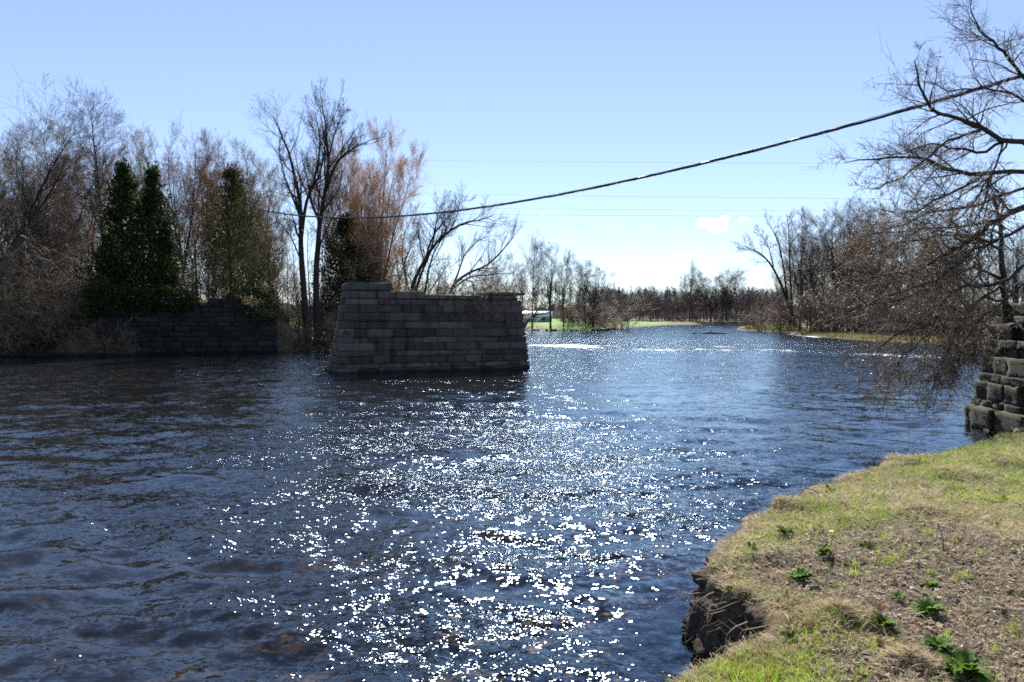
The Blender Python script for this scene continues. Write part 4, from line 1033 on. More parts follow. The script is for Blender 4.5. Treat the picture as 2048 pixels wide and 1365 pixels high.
tv, tf = tubes([((ln + rng.normal(0, .006, ln.shape) * np.array([0, 0, 1]))[None], np.full((1, 160), .040) * (1 + .10 * rng.normal(0, 1, (1, 160)).clip(-1, 1.5)), 10)])
link('sheathed_cable', mesh_np('sheathed_cable', tv, tf, True, None, [m_cable]), cab)
tv, tf = tubes([((ln + np.array([0, 0, .052]))[None], np.full((1, 160), .011), 6)])
link('support_wire', mesh_np('support_wire', tv, tf, True, None, [m_wire]), cab)
# lashing wire spiralling round both
tt = np.linspace(0, 1, 2600); base = np.stack([np.interp(tt, np.linspace(0, 1, 160), ln[:, k]) for k in range(3)], -1); ph = tt * 2 * np.pi * 100
dirh = np.array([-(Q1 - Q0)[1], (Q1 - Q0)[0]]); dirh /= np.linalg.norm(dirh)
sp_l = base + np.stack([dirh[0] * np.cos(ph) * .05, dirh[1] * np.cos(ph) * .05, .012 + .058 * np.sin(ph)], -1)
tv, tf = tubes([(sp_l[None], np.full((1, 2600), .003), 4)]); link('lashing_wire', mesh_np('lashing_wire', tv, tf, True, None, [m_lash]), cab)
# thin distant power lines
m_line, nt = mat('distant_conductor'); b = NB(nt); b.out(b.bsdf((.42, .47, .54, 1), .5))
for (yl, ym, yr, w, lab_) in [(322, 325, 327, .04, 'topmost thin power line crossing the sky far behind the river'), (388, 394, 398, .04, 'second thin power line from the top above the far reach'), (416, 420, 422, .04, 'third thin power line, upper one of the low close pair'), (428, 432, 432, .05, 'lowest thin power line of the close pair over the far trees')]:
    A_, M_, B_ = P(700, yl - 2, 150), P(1300, ym, 165), P(1900, yr, 180)
    M_[2] -= .0; pl = resample(np.array([P(200, yl - 6, 142), A_, M_, B_, P(2200, yr - 8, 188)]), 40)
    tv, tf = tubes([(pl[None], np.full((1, 40), w * .5), 5)]); tag(link('power_line', mesh_np('power_line', tv, tf, True, None, [m_line])), lab_, 'power line', 'thin power lines crossing behind the river')

# ------------------------------------------------------------------ log, rocks, bird
def lump(name, c, h, mat_, seed, label, cat, group=None, rz=0., disp=.35):
    V = BT_V.copy(); V = nrm(V) * (.75 + .25 * np.linalg.norm(V, axis=1, keepdims=True) / 1.73)
    V = V * (1 + disp * noise3(V * 1.4 + seed * 3.1, seed)[:, None] + .12 * noise3(V * 4 + seed, seed + 2)[:, None]) * np.array(h)
    o = link(name, mesh_np(name, V, [BT_F], True, {'tone': np.full(len(V), .5)}, [mat_]), None, c); o.rotation_euler = (0, 0, rz)
    return tag(o, label, cat, group)
dl = 148.; lg = resample(np.array([P(1402, 667, dl), P(1418, 668, dl - 1), P(1436, 668.5, dl - 1), P(1455, 669, dl)]), 14); lg[:, 2] = np.array([-.05, .0, .05, .10, .13, .15, .14, .12, .10, .10, .08, .03, .0, -.05]) + .02
rad = (np.linspace(.18, .09, 14) * (1 + .12 * RNG.normal(0, 1, 14)))[None]
br_ = resample(np.array([lg[5], lg[5] + np.array([.1, 0, .5]), lg[5] + np.array([-.1, .1, .95])]), 14)
tv, tf = tubes([((lg - lg[6])[None], rad, 8), ((br_ - lg[6])[None], np.linspace(.08, .02, 14)[None], 5)])
tag(link('drift_log', mesh_np('drift_log', tv, tf, True, None, [bark_dark]), None, lg[6]), 'dark thin drift log stranded in the far reach of the river', 'log')
lump('river_rock', P(1389, 667.5, 150) * np.array([1, 1, 0]) + np.array([0, 0, .02]), (.5, .4, .22), m_left, 3, 'small dark rock breaking the surface left of the drift log', 'rock')
for i, (px, d, sx, lab_) in enumerate([(12, 57.4, .7, 'pale flat rock at the waterline at the far left edge'), (60, 57.6, .5, 'small rock at the waterline below the mossy patch of the left bank'), (600, 74.5, .55, 'rock on the shore between the far abutment and the pier'), (650, 76.5, .6, 'rock on the shore just left of the pier')]):
    x = (px - 1024) * d / F; lump('shore_rock', (x, d, .08), (sx, sx * .7, sx * .38), m_left, 20 + i, lab_, 'rock')
rg3 = np.random.default_rng(131)
for i in range(26):
    t = rg3.uniform(0, 1); pl = np.array([(-2, 168), (3, 184.5), (12, 186.8), (20.5, 188), (25, 205), (33, 243)]); pt = resample(pl, 60)[int(t * 59)]
    lump('shore_stone', (pt[0] - rg3.uniform(-.3, 1.), pt[1] + rg3.uniform(-.5, 1.5), .15), (rg3.uniform(.3, .7), rg3.uniform(.3, .5), rg3.uniform(.15, .35)), m_left, 40 + i, 'one of the grey stones scattered along the grassy far shore', 'stone', 'stones along the grassy shore', rg3.uniform(0, 3))
m_bird = plain('grey_feathers', (.35, .36, .38))
bp_ = P(1163, 452, 110)
bird = empty('flying_bird', bp_, 'tiny bird gliding in the pale sky above the distant trees', 'bird')
bx_ = np.array([[[-.17, 0, .02], [-.08, 0, .0], [0, 0, 0], [.1, 0, .01], [.19, 0, .03]]]); tv, tf = tubes([(bx_, np.array([[.012, .04, .05, .04, .01]]), 8)])
link('body', mesh_np('bird_body', tv, tf, True, None, [m_bird]), bird)
for sgn in (-1, 1):
    V = [(-.06, 0, .01), (.09, 0, .01), (.06, sgn * .22, .12), (-.05, sgn * .24, .11), (-.02, sgn * .50, .22), (-.06, sgn * .48, .21), (0, sgn * .1, .075)]
    V2 = np.array(V + [(x, y, z - .015) for x, y, z in V])
    Fb = np.array([[0, 1, 2, 3], [7, 10, 9, 8]]); Ft = np.array([[3, 2, 4], [3, 4, 5], [10, 11, 9], [10, 12, 11]])
    link('wing', mesh_np('bird_wing', V2, [Fb, Ft], True, None, [m_bird]), bird)
bird.rotation_euler = (.5, 0, 1.2)

# ------------------------------------------------------------------ clouds
m_cloud, nt = mat('cloud'); b = NB(nt)
vsn = b.n('ShaderNodeVolumeScatter'); b.set(vsn, 'Color', (1, 1, 1, 1)); b.set(vsn, 'Density', b.mr(b.noise(b.pos(), .09, 4, .65), .38, .62, 0., .06)); b.set(vsn, 'Anisotropy', .65)
vo = b.n('ShaderNodeOutputMaterial'); nt.links.new(vsn.outputs[0], vo.inputs[1])
import bmesh
def cloud(px, py, w, h, label, seed, n, D=2400.):
    rng = np.random.default_rng(seed); c0 = P(px, py, D); VV = []; FF = []; off = 0
    bm = bmesh.new(); bmesh.ops.create_icosphere(bm, subdivisions=3, radius=1.); bm.verts.ensure_lookup_table()
    sv = np.array([v.co[:] for v in bm.verts]); sf = np.array([[v.index for v in f.verts] for f in bm.faces]); bm.free()
    Wm, Hm = w * D / F, h * D / F
    for i in range(n):
        x = rng.uniform(-.5, .5); top = math.cos(x * 2.6) * (1 if rng.uniform() < .8 else .6)
        r = Hm * rng.uniform(.2, .42) * max(top, .3); z = rng.uniform(-.4, .5) * Hm * top
        v = sv * (1 + .3 * noise3(sv * 2.1 + i * 5., seed)[:, None]) * np.array([r * 1.5, r * 1.2, r]) + np.array([x * Wm, rng.normal(0, Wm * .12), z])
        VV.append(v); FF.append(sf + off); off += len(sv)
    tag(link('cloud', mesh_np('cloud', np.concatenate(VV), FF, True, None, [m_cloud]), None, c0), label, 'cloud')
cloud(1427, 451, 66, 28, 'largest white cloud puff low over the right bank trees', 1, 26)
cloud(1487, 440, 22, 10, 'small white puff right of the largest cloud', 2, 9)
cloud(1376, 511, 60, 7, 'thin flat white streak of cloud below the largest puff', 3, 14)
cloud(1108, 480, 32, 9, 'small white cloud above the bare trees of the grassy shore', 4, 10)
cloud(1082, 429, 14, 5, 'faint tiny cloud wisp just under the power lines', 6, 6)
#PART4
# ------------------------------------------------------------------ near bank vegetation
m_grass = leaf_mat('spring_grass', (.12, .19, .016), (.38, .50, .06), trans=.58, rough=.5)
m_straw = leaf_mat('dry_straw', (.26, .19, .09), (.72, .61, .40), trans=.4, rough=.6)
m_litter = leaf_mat('dead_litter', (.06, .038, .024), (.56, .42, .30), trans=.1, rough=.75)
def near_pts(n, rng, rmin=2.6, rmax=17., a0=-6., a1=46.):
    # even in the picture up to a limit: more per area close by
    r = rmin * (rmax / rmin) ** (rng.uniform(0, 1, n) ** 1.0)
    a = np.radians(rng.uniform(a0, a1, n)); x = r * np.sin(a); y = r * np.cos(a)
    s = sdist(x, y); sn = s + .07 * fbm2(x * 2.2, y * 2.2, 3, 3)
    k = (sn > .03) & (y < 16.5) & ~((x > 10.6) & (y > 15.2))
    return x[k], y[k], s[k]
def litter_f(x, y):
    return sstep(.0, .35, fbm2(x * .55, y * .55, 51, 3) + 1.15 * np.exp(-(((x - 3.6) / 1.5) ** 2 + ((y - 6.0) / 2.0) ** 2)) + .7 * np.exp(-(((x - 2.9) / 1.0) ** 2 + ((y - 4.2) / .9) ** 2)) - .35)
def green_f(x, y):
    g_ = .58 + 1.1 * fbm2(x * .9, y * .9, 61, 3) + .35 * noise2(x * 3.1, y * 3.1, 66)
    g_ += .45 * np.exp(-(((x - 1.7) / .8) ** 2 + ((y - 4.9) / .9) ** 2)) + .4 * sstep(8.5, 11.5, y)
    return g_
def blades(x, y, h, tilt, w, rng, bend=.5):
    n = len(x); z = hz(x, y); az = rng.uniform(0, 2 * np.pi, n)
    d = np.stack([np.cos(az) * np.sin(tilt), np.sin(az) * np.sin(tilt), np.cos(tilt)], -1); d2 = nrm(d + np.stack([np.cos(az), np.sin(az), -np.full(n, .6)], -1) * bend * rng.uniform(.2, 1, n)[:, None])
    fa = rng.uniform(0, 2 * np.pi, n); sd = nrm(np.cross(d, np.stack([np.cos(fa), np.sin(fa), rng.normal(0, .3, n)], -1))) * w[:, None]
    p0 = np.stack([x, y, z - .004], -1); p1 = p0 + d * (h * .55)[:, None]; p2 = p1 + d2 * (h * .45)[:, None]
    V = np.stack([p0 - sd, p0 + sd, p1 + sd * .8, p1 - sd * .8, p2], 1).reshape(-1, 3); i = np.arange(n) * 5
    return V, np.stack([i, i + 1, i + 2, i + 3], -1), np.stack([i + 3, i + 2, i + 4], -1)
def grass_obj(name, x, y, h, tilt, w, rng, m_, label, tone, bend=.5):
    V, q_, t_ = blades(x, y, h, tilt, w, rng, bend)
    o = link(name, mesh_np(name, V, [q_, t_], False, {'tone': np.repeat(tone, 5)}, [m_])); return tag(o, label, 'grass', kind='stuff')
rg4 = np.random.default_rng(141)
# eroded soil face of the near bank: a crumbling sheet below the turf lip
m_soil, nt = mat('eroded_soil'); b = NB(nt); p = b.pos(); n_ = b.noise(p, 22, 6, .7); n2_ = b.noise(p, 4, 4, .6)
c_ = b.ramp(b.math('ADD', b.math('MULTIPLY', n_, .7), b.math('MULTIPLY', n2_, .3)), [(.32, (.035, .025, .017)), (.5, (.095, .07, .05)), (.68, (.21, .165, .12))])
zz_ = b.n('ShaderNodeSeparateXYZ'); b.set(zz_, 0, p); c_ = b.mix(b.mr(zz_.outputs[2], .04, .16, .75, 0.), c_, (.03, .024, .018, 1))
b.out(b.bsdf(c_, .95, b.bump(n_, .03, 1.), .12))
path = SHORE[1:21]; seg = np.concatenate([[0], np.cumsum(np.linalg.norm(np.diff(path, axis=0), axis=1))]); NU = 900
uu = np.linspace(0, seg[-1], NU); cx = np.interp(uu, seg, path[:, 0]); cy_ = np.interp(uu, seg, path[:, 1])
ker = np.ones(21) / 21; pad = lambda a: np.concatenate([np.full(10, a[0]), a, np.full(10, a[-1])])
cx = np.convolve(pad(cx), ker, 'valid'); cy_ = np.convolve(pad(cy_), ker, 'valid')
tx, ty = np.gradient(cx), np.gradient(cy_); ln_ = np.hypot(tx, ty); nx_, ny_ = ty / ln_, -tx / ln_       # inland side
ts = np.linspace(-.45, .6, 60); gx = cx[:, None] + nx_[:, None] * ts; gy = cy_[:, None] + ny_[:, None] * ts
zz = hz(gx.ravel(), gy.ravel()).reshape(gx.shape); first = np.argmax(zz > .50, axis=1); lip = ts[first]
lip = np.convolve(pad(lip), ker, 'valid'); NV = 64; vv = np.linspace(0, 1, NV)
zl = hz(cx + nx_ * (lip + .10), cy_ + ny_ * (lip + .10))
hollow = np.exp(-((uu - 8.25) / .45) ** 2) * .22
prof = np.interp(vv, [0, .12, .35, .62, .82, 1.], [.14, -.02, -.05, -.08, -.16, -.42])
Uo = lip[:, None] + prof[None] + hollow[:, None] * 0 - .02
Zs = zl[:, None] * (1 - vv[None]) ** .9 + (-.22) * vv[None] ** 2 - .012
slump = sstep(.1, .6, noise2(uu * .8, uu * 0, 171))[:, None]; Uo = Uo - slump * .16 * vv[None] ** 1.2 - .30 * np.exp(-((uu - 6.1) / .75) ** 2)[:, None] * vv[None] ** 1.2
Px = cx[:, None] + nx_[:, None] * Uo; Py = cy_[:, None] + ny_[:, None] * Uo; q3 = np.stack([Px, Py, Zs], -1)
dsp = .13 * np.abs(noise3(q3 * np.array([4.5, 4.5, 6.5]), 172)) - .06 + .06 * np.abs(noise3(q3 * 12, 173)) + .05 * np.abs(noise3(q3 * 27, 174)) + .022 * noise3(q3 * 58, 176)
dsp = dsp * sstep(.02, .14, vv)[None]
Px = Px - nx_[:, None] * dsp; Py = Py - ny_[:, None] * dsp; Zs = Zs + .025 * noise3(q3 * 11, 175) * sstep(.05, .2, vv)[None]
ii = np.arange(NU * NV).reshape(NU, NV); qf = np.stack([ii[:-1, :-1], ii[:-1, 1:], ii[1:, 1:], ii[1:, :-1]], -1).reshape(-1, 4)
tag(link('eroded_bank', mesh_np('eroded_bank', np.stack([Px, Py, Zs], -1).reshape(-1, 3), [qf], False, None, [m_soil])), kind='structure')
bm_ = nrm(BT_V); rc = np.random.default_rng(143); k_ = 420
iu = rc.integers(330, NU - 60, k_); iv = np.clip(rc.beta(3, 1.6, k_) * NV, 6, NV - 1).astype(int)
pos_ = np.stack([Px[iu, iv], Py[iu, iv], np.maximum(Zs[iu, iv], -.03)], -1); sz_ = rc.lognormal(-4.35, .5, k_).clip(.005, .035)
sh_ = bm_[None] * (1 + .55 * noise3(bm_[None] * 2.2 + (np.arange(k_) * 3.7)[:, None, None], 9))[..., None] * sz_[:, None, None] * rc.uniform(.5, 1.3, (k_, 1, 3)) + pos_[:, None, :]
tag(link('soil_clods', mesh_np('soil_clods', sh_.reshape(-1, 3), [(np.arange(k_)[:, None, None] * len(bm_) + BT_F[None]).reshape(-1, 4)], False, None, [m_soil])), 'small crumbled clods of soil along the eroded face of the near bank', 'soil', kind='stuff')
x, y, s = near_pts(330000, rg4); lf_ = litter_f(x, y); gr = green_f(x, y)
k = rg4.uniform(0, 1, len(x)) < np.clip(gr, .03, 1) * (1 - .86 * lf_) * sstep(.02, .3, s)
x, y = x[k], y[k]; n = len(x); dist = np.hypot(x, y)
grass_obj('grass', x, y, rg4.uniform(.018, .055, n) * (1 + .012 * dist) * (1 + .5 * noise2(x * 2.5, y * 2.5, 71)), np.abs(rg4.normal(0, .5, n)), rg4.uniform(.0010, .0022, n) * (1 + .06 * dist), rg4, m_grass, 'short fresh green spring grass on the near bank', np.clip(.45 + .4 * noise2(x * 1.7, y * 1.7, 72) + rg4.normal(0, .22, n), 0, 1))
x, y, s = near_pts(300000, rg4); lf_ = litter_f(x, y); gr = green_f(x, y)
k = rg4.uniform(0, 1, len(x)) < np.clip(1.0 - .6 * gr + .5 * np.exp(-s / .3), .12, 1) * (1 - .74 * lf_)
x, y, s = x[k], y[k], s[k]; n = len(x); dist = np.hypot(x, y)
grass_obj('dry_grass', x, y, rg4.uniform(.03, .11, n) * (1 + .012 * dist), np.clip(rg4.normal(1.15, .28, n), .2, 1.5), rg4.uniform(.0009, .0020, n) * (1 + .06 * dist), rg4, m_straw, 'matted dry straw coloured grass on the near bank', np.clip(.5 + .3 * noise2(x * 1.2, y * 1.2, 73) + rg4.normal(0, .25, n), 0, 1), .3)
# matted straw hanging over the lip
n = 9000; iu = rg4.integers(250, NU - 20, n); lx = cx[iu] + nx_[iu] * (lip[iu] + rg4.uniform(-.02, .10, n)); ly = cy_[iu] + ny_[iu] * (lip[iu] + rg4.uniform(-.02, .10, n)); lz_ = hz(cx[iu] + nx_[iu] * (lip[iu] + .10), cy_[iu] + ny_[iu] * (lip[iu] + .10)) + rg4.uniform(-.02, .01, n)
kp = sstep(-.2, .3, noise2(uu[iu] * 2.2, uu[iu] * 0, 181)) > rg4.uniform(0, 1, n); iu, lx, ly, lz_ = iu[kp], lx[kp], ly[kp], lz_[kp]; n = len(lx)
od = np.stack([-nx_[iu], -ny_[iu], np.full(n, .15)], -1) + rg4.normal(0, .45, (n, 3)); od = nrm(od); dn_ = nrm(od * .6 + np.array([0, 0, -.9]) + rg4.normal(0, .25, (n, 3)))
hh = rg4.uniform(.05, .17, n)[:, None]; p0 = np.stack([lx, ly, lz_], -1); p1 = p0 + od * hh * .5; p2 = p1 + dn_ * hh * .7; sd = nrm(np.cross(od, rg4.normal(0, 1, (n, 3)))) * rg4.uniform(.0009, .002, n)[:, None]
i = np.arange(n) * 5
tag(link('overhanging_grass', mesh_np('overhanging_grass', np.stack([p0 - sd, p0 + sd, p1 + sd * .8, p1 - sd * .8, p2], 1).reshape(-1, 3), [np.stack([i, i + 1, i + 2, i + 3], -1), np.stack([i + 3, i + 2, i + 4], -1)], False, {'tone': np.repeat(rg4.uniform(0, 1, n), 5)}, [m_straw])), 'straw hanging over the broken lip of the near bank', 'grass', kind='stuff')
# leaf litter flakes and chips
x, y, s = near_pts(190000, rg4); lf_ = litter_f(x, y)
k = rg4.uniform(0, 1, len(x)) < np.clip(.06 + .94 * lf_, 0, 1); x, y = x[k], y[k]; n = len(x); dist = np.hypot(x, y)
z = hz(x, y) + rg4.uniform(.002, .012, n); ax = nrm(np.stack([rg4.normal(0, 1, n), rg4.normal(0, 1, n), rg4.normal(0, .22, n)], -1)); sd = nrm(np.cross(ax, np.array([0, 0, 1.]) + rg4.normal(0, .35, (n, 3))))
l = (rg4.lognormal(-4.75, .55, n).clip(.002, .026) * (1 + .03 * dist))[:, None]; w = l * rg4.uniform(.15, .55, n)[:, None]; c = np.stack([x, y, z], -1); up_ = np.array([0, 0, 1.]) * l * rg4.uniform(0, .4, n)[:, None]
V = np.stack([c - ax * l + up_ * .4, c + sd * w, c + ax * l + up_, c - sd * w + up_ * .5], 1).reshape(-1, 3)
i = np.arange(n) * 4
tag(link('leaf_litter', mesh_np('leaf_litter', V, [np.concatenate([np.stack([i, i + 1, i + 2], -1), np.stack([i, i + 2, i + 3], -1)])], False, {'tone': np.repeat(np.clip(rg4.beta(1.3, 2.2, n), 0, 1), 4)}, [m_litter])), 'brown litter of dead leaves and chips on the near bank', 'leaf litter', kind='stuff')

# scattered whole dead leaves and taller grass tufts
x, y, s = near_pts(900, rg4, 3.2, 12.); n = len(x); c = np.stack([x, y, hz(x, y) + .012], -1)
lv, lf, M = curl_leaves(c, rg4, .045, droop=-.12)
tag(link('dead_leaves', mesh_np('dead_leaves', lv, lf, False, {'tone': np.repeat(rg4.uniform(0, 1, M), 4)}, [leaf_mat('fallen_leaf', (.12, .05, .02), (.38, .24, .12), trans=.3)])), 'scattered curled brown dead leaves lying on the near bank', 'dead leaves', kind='stuff')
x, y, s = near_pts(420, rg4, 3., 14.); kk = (rg4.uniform(0, 1, len(x)) < np.clip(green_f(x, y) + .1, 0, 1)); x, y = x[kk], y[kk]; m_ = 26
xx = np.repeat(x, m_) + rg4.normal(0, .022, len(x) * m_); yy = np.repeat(y, m_) + rg4.normal(0, .022, len(x) * m_); n = len(xx); tb = np.repeat(rg4.uniform(.3, .95, len(x)), m_)
grass_obj('grass_tufts', xx, yy, rg4.uniform(.04, .095, n), np.abs(rg4.normal(.25, .3, n)), rg4.uniform(.0012, .0024, n), rg4, m_grass, 'taller bright green grass tufts dotted over the near bank', np.clip(tb + rg4.normal(0, .15, n), 0, 1))
# tussocks of matted straw on the mounds
def tussock(px, py, d, r, n, label, seed, m_=m_straw, hh=.085):
    rng = np.random.default_rng(seed); x0, y0 = P(px, py, d)[:2]; a = rng.uniform(0, 6.28, n); rr = r * np.abs(rng.normal(0, .62, n)) * (1 + .4 * np.sin(2 * a + seed))
    x = x0 + rr * np.cos(a); y = y0 + rr * np.sin(a); V, q_, t_ = blades(x, y, rng.uniform(.5, 1.3, n) * hh, np.clip(rng.normal(1.15, .3, n), .1, 1.5), rng.uniform(.0012, .0024, n), rng, .6)
    c = np.array([x0, y0, gz(x0, y0)])
    tag(link('grass_tussock', mesh_np('grass_tussock', V - c, [q_, t_], False, {'tone': np.repeat(np.clip(rng.normal(.55, .25, n), 0, 1), 5)}, [m_]), None, c), label, 'grass tussock')
for a in [(1677, 1209, 5.35, .22, 1500, 'matted pale straw tussock in the grass left of the leafy docks', 1), (1820, 1306, 4.55, .2, 1300, 'dark based straw tussock near the bottom edge beside the large dock', 2), (1460, 1216, 5.25, .16, 1100, 'straw tussock hanging on the lip below the eroded notch', 3), (1842, 1010, 8.1, .28, 1200, 'straw tussock with a dark hollow on the upper slope', 4), (1840, 1385, 4.05, .2, 900, 'straw tussock cut off by the bottom edge', 5), (1890, 945, 10., .4, 1400, 'broad straw tussock high on the bank towards the abutment', 6), (1400, 1320, 4.5, .18, 1000, 'straw tussock sagging over the waterline at the bottom of the bank', 7), (1340, 1362, 4.2, .2, 1000, 'straw tussock on the lowest corner of the bank by the water', 8), (1560, 1000, 8.6, .3, 1100, 'straw tussock on the bank lip where it bends away', 9)]: tussock(*a)

# leafy dock plants
m_dock = leaf_mat('dock_leaf', (.045, .095, .012), (.15, .27, .035), trans=.5, rough=.65, spec=.15)
def dock(px, py, d, size, label, seed, n=14, dark=False):
    size *= .78
    rng = np.random.default_rng(seed); x0, y0 = P(px, py, d)[:2]; c0 = np.array([x0, y0, gz(x0, y0)]); VV = []; QQ = []; TT = []; off = 0
    for i in range(int(n * 1.9)):
        az = i * 2.4 + rng.normal(0, .3); L = size * rng.uniform(.55, 1.1); el = rng.uniform(.45, 1.25) if i > n // 3 else rng.uniform(.9, 1.4); W_ = L * rng.uniform(.12, .19)
        N_ = 9; t = np.linspace(0, 1, N_); a_el = el - t * rng.uniform(.6, 1.3)
        dx = np.cumsum(np.cos(a_el)) * L / N_; dz = np.cumsum(np.sin(a_el)) * L / N_; wv = W_ * np.sin(np.pi * np.clip(t * .92 + .04, 0, 1)) ** .8 * (t > .15) + .004
        wob_ = .25 * W_ * np.sin(t * 17 + rng.uniform(0, 6)); wob2 = .25 * W_ * np.sin(t * 19 + rng.uniform(0, 6))
        cen = np.stack([np.cos(az) * dx, np.sin(az) * dx, dz], -1); sdv = np.array([-math.sin(az), math.cos(az), 0.])
        lft = cen + sdv * wv[:, None]; lft[:, 2] += wv * .35 + wob_; rgt = cen - sdv * wv[:, None]; rgt[:, 2] += wv * .35 + wob2
        VV.append(np.concatenate([lft, cen, rgt])); k = np.arange(N_ - 1)
        QQ.append(np.concatenate([np.stack([k, k + 1, k + 1 + N_, k + N_], -1), np.stack([k + N_, k + N_ + 1, k + 1 + 2 * N_, k + 2 * N_], -1)]) + off); off += 3 * N_
        TT.append(np.full(3 * N_, np.clip(rng.normal(.25 if dark else .6, .22), 0, 1)))
    tag(link('dock_plant', mesh_np('dock_plant', np.concatenate(VV), QQ, True, {'tone': np.concatenate(TT)}, [m_dock]), None, c0), label, 'weed')
for a in [(1569, 1046, 7.4, .13, 'dark green dock rosette near the lip of the bank', 1, 12, True), (1503, 1072, 6.9, .10, 'small dock on the lip just above the eroded notch', 2, 9), (1649, 1092, 6.75, .13, 'upright light green dock right of the lip rosette', 3, 12), (1603, 1135, 6.2, .15, 'spreading dock in the grass right of the eroded notch', 4, 16), (1642, 1148, 6.05, .07, 'tiny dock beside the spreading one', 5, 8), (1730, 1072, 7.0, .11, 'small dark dock in the brown litter, farthest up the slope', 6, 9, True),
          (1861, 1146, 6.0, .10, 'flat small dock in the litter, farthest right', 7, 10), (1797, 1170, 5.7, .10, 'small bright dock left of the tall litter dock', 8, 10), (1857, 1196, 5.45, .17, 'tall broad leaved dock standing in the brown litter', 9, 16), (1769, 1220, 5.2, .15, 'pale yellow green dock where grass meets litter', 10, 14), (1880, 1262, 4.85, .16, 'mid green dock just above the largest one', 11, 14), (1928, 1312, 4.5, .21, 'largest lush dock near the bottom right corner', 12, 22), (1580, 1245, 5.05, .11, 'dull flat dock alone in the lower grass', 13, 10, True), (1660, 965, 9.4, .12, 'small weed at the edge of the upper grass', 14, 8)]: dock(*a)
# dead stalks and sticks
def stick(name, pts, r, label, cat, m_=tw_grey, fork=None):
    pts = resample(np.array(pts), 12); rng = np.random.default_rng(len(label)); pts[1:-1] += rng.normal(0, .004, (10, 3)); c0 = pts[0].copy()
    G = [((pts - c0)[None], np.linspace(r, r * .45, 12)[None], 6)]
    for k in (4, 7, 9): e_ = pts[k] + np.array([rng.normal(0, .05), rng.normal(0, .05), .03 + .03 * rng.uniform()]); G.append(((resample(np.array([pts[k], (pts[k] + e_) / 2 + rng.normal(0, .004, 3), e_]), 6) - c0)[None], np.linspace(r * .5, r * .25, 6)[None], 4))
    tv, tf = tubes(G); tag(link(name, mesh_np(name, tv, tf, True, None, [m_]), None, c0), label, cat)
def bp3(px, py, d, up=0.): x, y = P(px, py, d)[:2]; return np.array([x, y, gz(x, y) + up])
stick('dead_stalk', [bp3(1888, 1085, 6.8), bp3(1884, 1075, 6.8, .12), bp3(1874, 1070, 6.8, .26)], .006, 'thin dark dead stalk standing in the litter on the right slope', 'stalk', tw_dark)
stick('dead_stalk', [bp3(1650, 1140, 6.1), bp3(1656, 1130, 6.1, .10), bp3(1654, 1128, 6.15, .2)], .004, 'short dead stalk beside the spreading dock', 'stalk', tw_brush)
stick('fallen_twig', [bp3(1895, 1035, 7.6, .02), bp3(1915, 1045, 7.4, .05), bp3(1940, 1052, 7.2, .02)], .006, 'dark fallen twig above the dead stalk', 'twig', tw_dark)
stick('fallen_twig', [bp3(1615, 1178, 5.7, .02), bp3(1622, 1190, 5.6, .03), bp3(1632, 1200, 5.5, .02)], .005, 'pale straight twig lying in the grass above the straw tussock', 'twig', tw_yellow)
stick('fallen_twig', [bp3(1975, 1248, 5.0, .01), bp3(1990, 1262, 4.9, .02), bp3(2006, 1275, 4.8, .01)], .005, 'pale twig in the litter right of the docks', 'twig', tw_yellow)
stick('fallen_twig', [bp3(1570, 1215, 5.3, .02), bp3(1592, 1222, 5.25, .03), bp3(1615, 1228, 5.2, .02)], .004, 'brown twig left of the matted straw tussock', 'twig', tw_brush)
stick('fallen_twig', [bp3(1640, 985, 9.0, .03), bp3(1600, 980, 9.1, .05), bp3(1570, 985, 9.1, .02)], .008, 'grey branch lying along the bank lip where it bends away', 'twig', tw_grey)
# roots dangling from the eroded notch
def root_pt(x, y, z): return np.array([x, y, z])
for i, (x0, y0, lab_) in enumerate([(1.38, 5.15, 'long thin root dangling from the eroded notch, nearest the water'), (1.50, 5.5, 'root trailing out of the dark hollow of the notch'), (1.42, 6.1, 'fine root hanging at the upper side of the notch')]):
    rr_ = np.random.default_rng(160 + i); z0 = .52; pl = [root_pt(x0 + .12, y0, z0), root_pt(x0 - .02, y0 - .04, z0 - .06), root_pt(x0 - .12 + rr_.normal(0, .03), y0 - .05, z0 - .26), root_pt(x0 - .10 + rr_.normal(0, .04), y0 - .1, z0 - .46)]
    stick('hanging_root', pl, .006, lab_, 'root', tw_brush)
rr_ = np.random.default_rng(190)
for i in range(11):
    k0 = int(np.interp(rr_.uniform(6.6, 9.0), uu, np.arange(NU))); a_ = np.array([cx[k0] + nx_[k0] * (lip[k0] + .02), cy_[k0] + ny_[k0] * (lip[k0] + .02), .50 - rr_.uniform(0, .15)]); o_ = np.array([-nx_[k0], -ny_[k0], 0.]); L_ = rr_.uniform(.12, .4)
    stick('hanging_root', [a_, a_ + o_ * .22 + np.array([rr_.normal(0, .03), rr_.normal(0, .03), -.03]), a_ + o_ * .28 + np.array([rr_.normal(0, .05), rr_.normal(0, .05), -.4 * L_]), a_ + o_ * .24 + np.array([rr_.normal(0, .07), rr_.normal(0, .07), -L_])], rr_.uniform(.0025, .005), 'one of the many fine pale roots hanging from the eroded soil face', 'root', tw_tan)
    bpy.context.scene.collection.objects[-1]['group'] = 'fine roots of the eroded face'
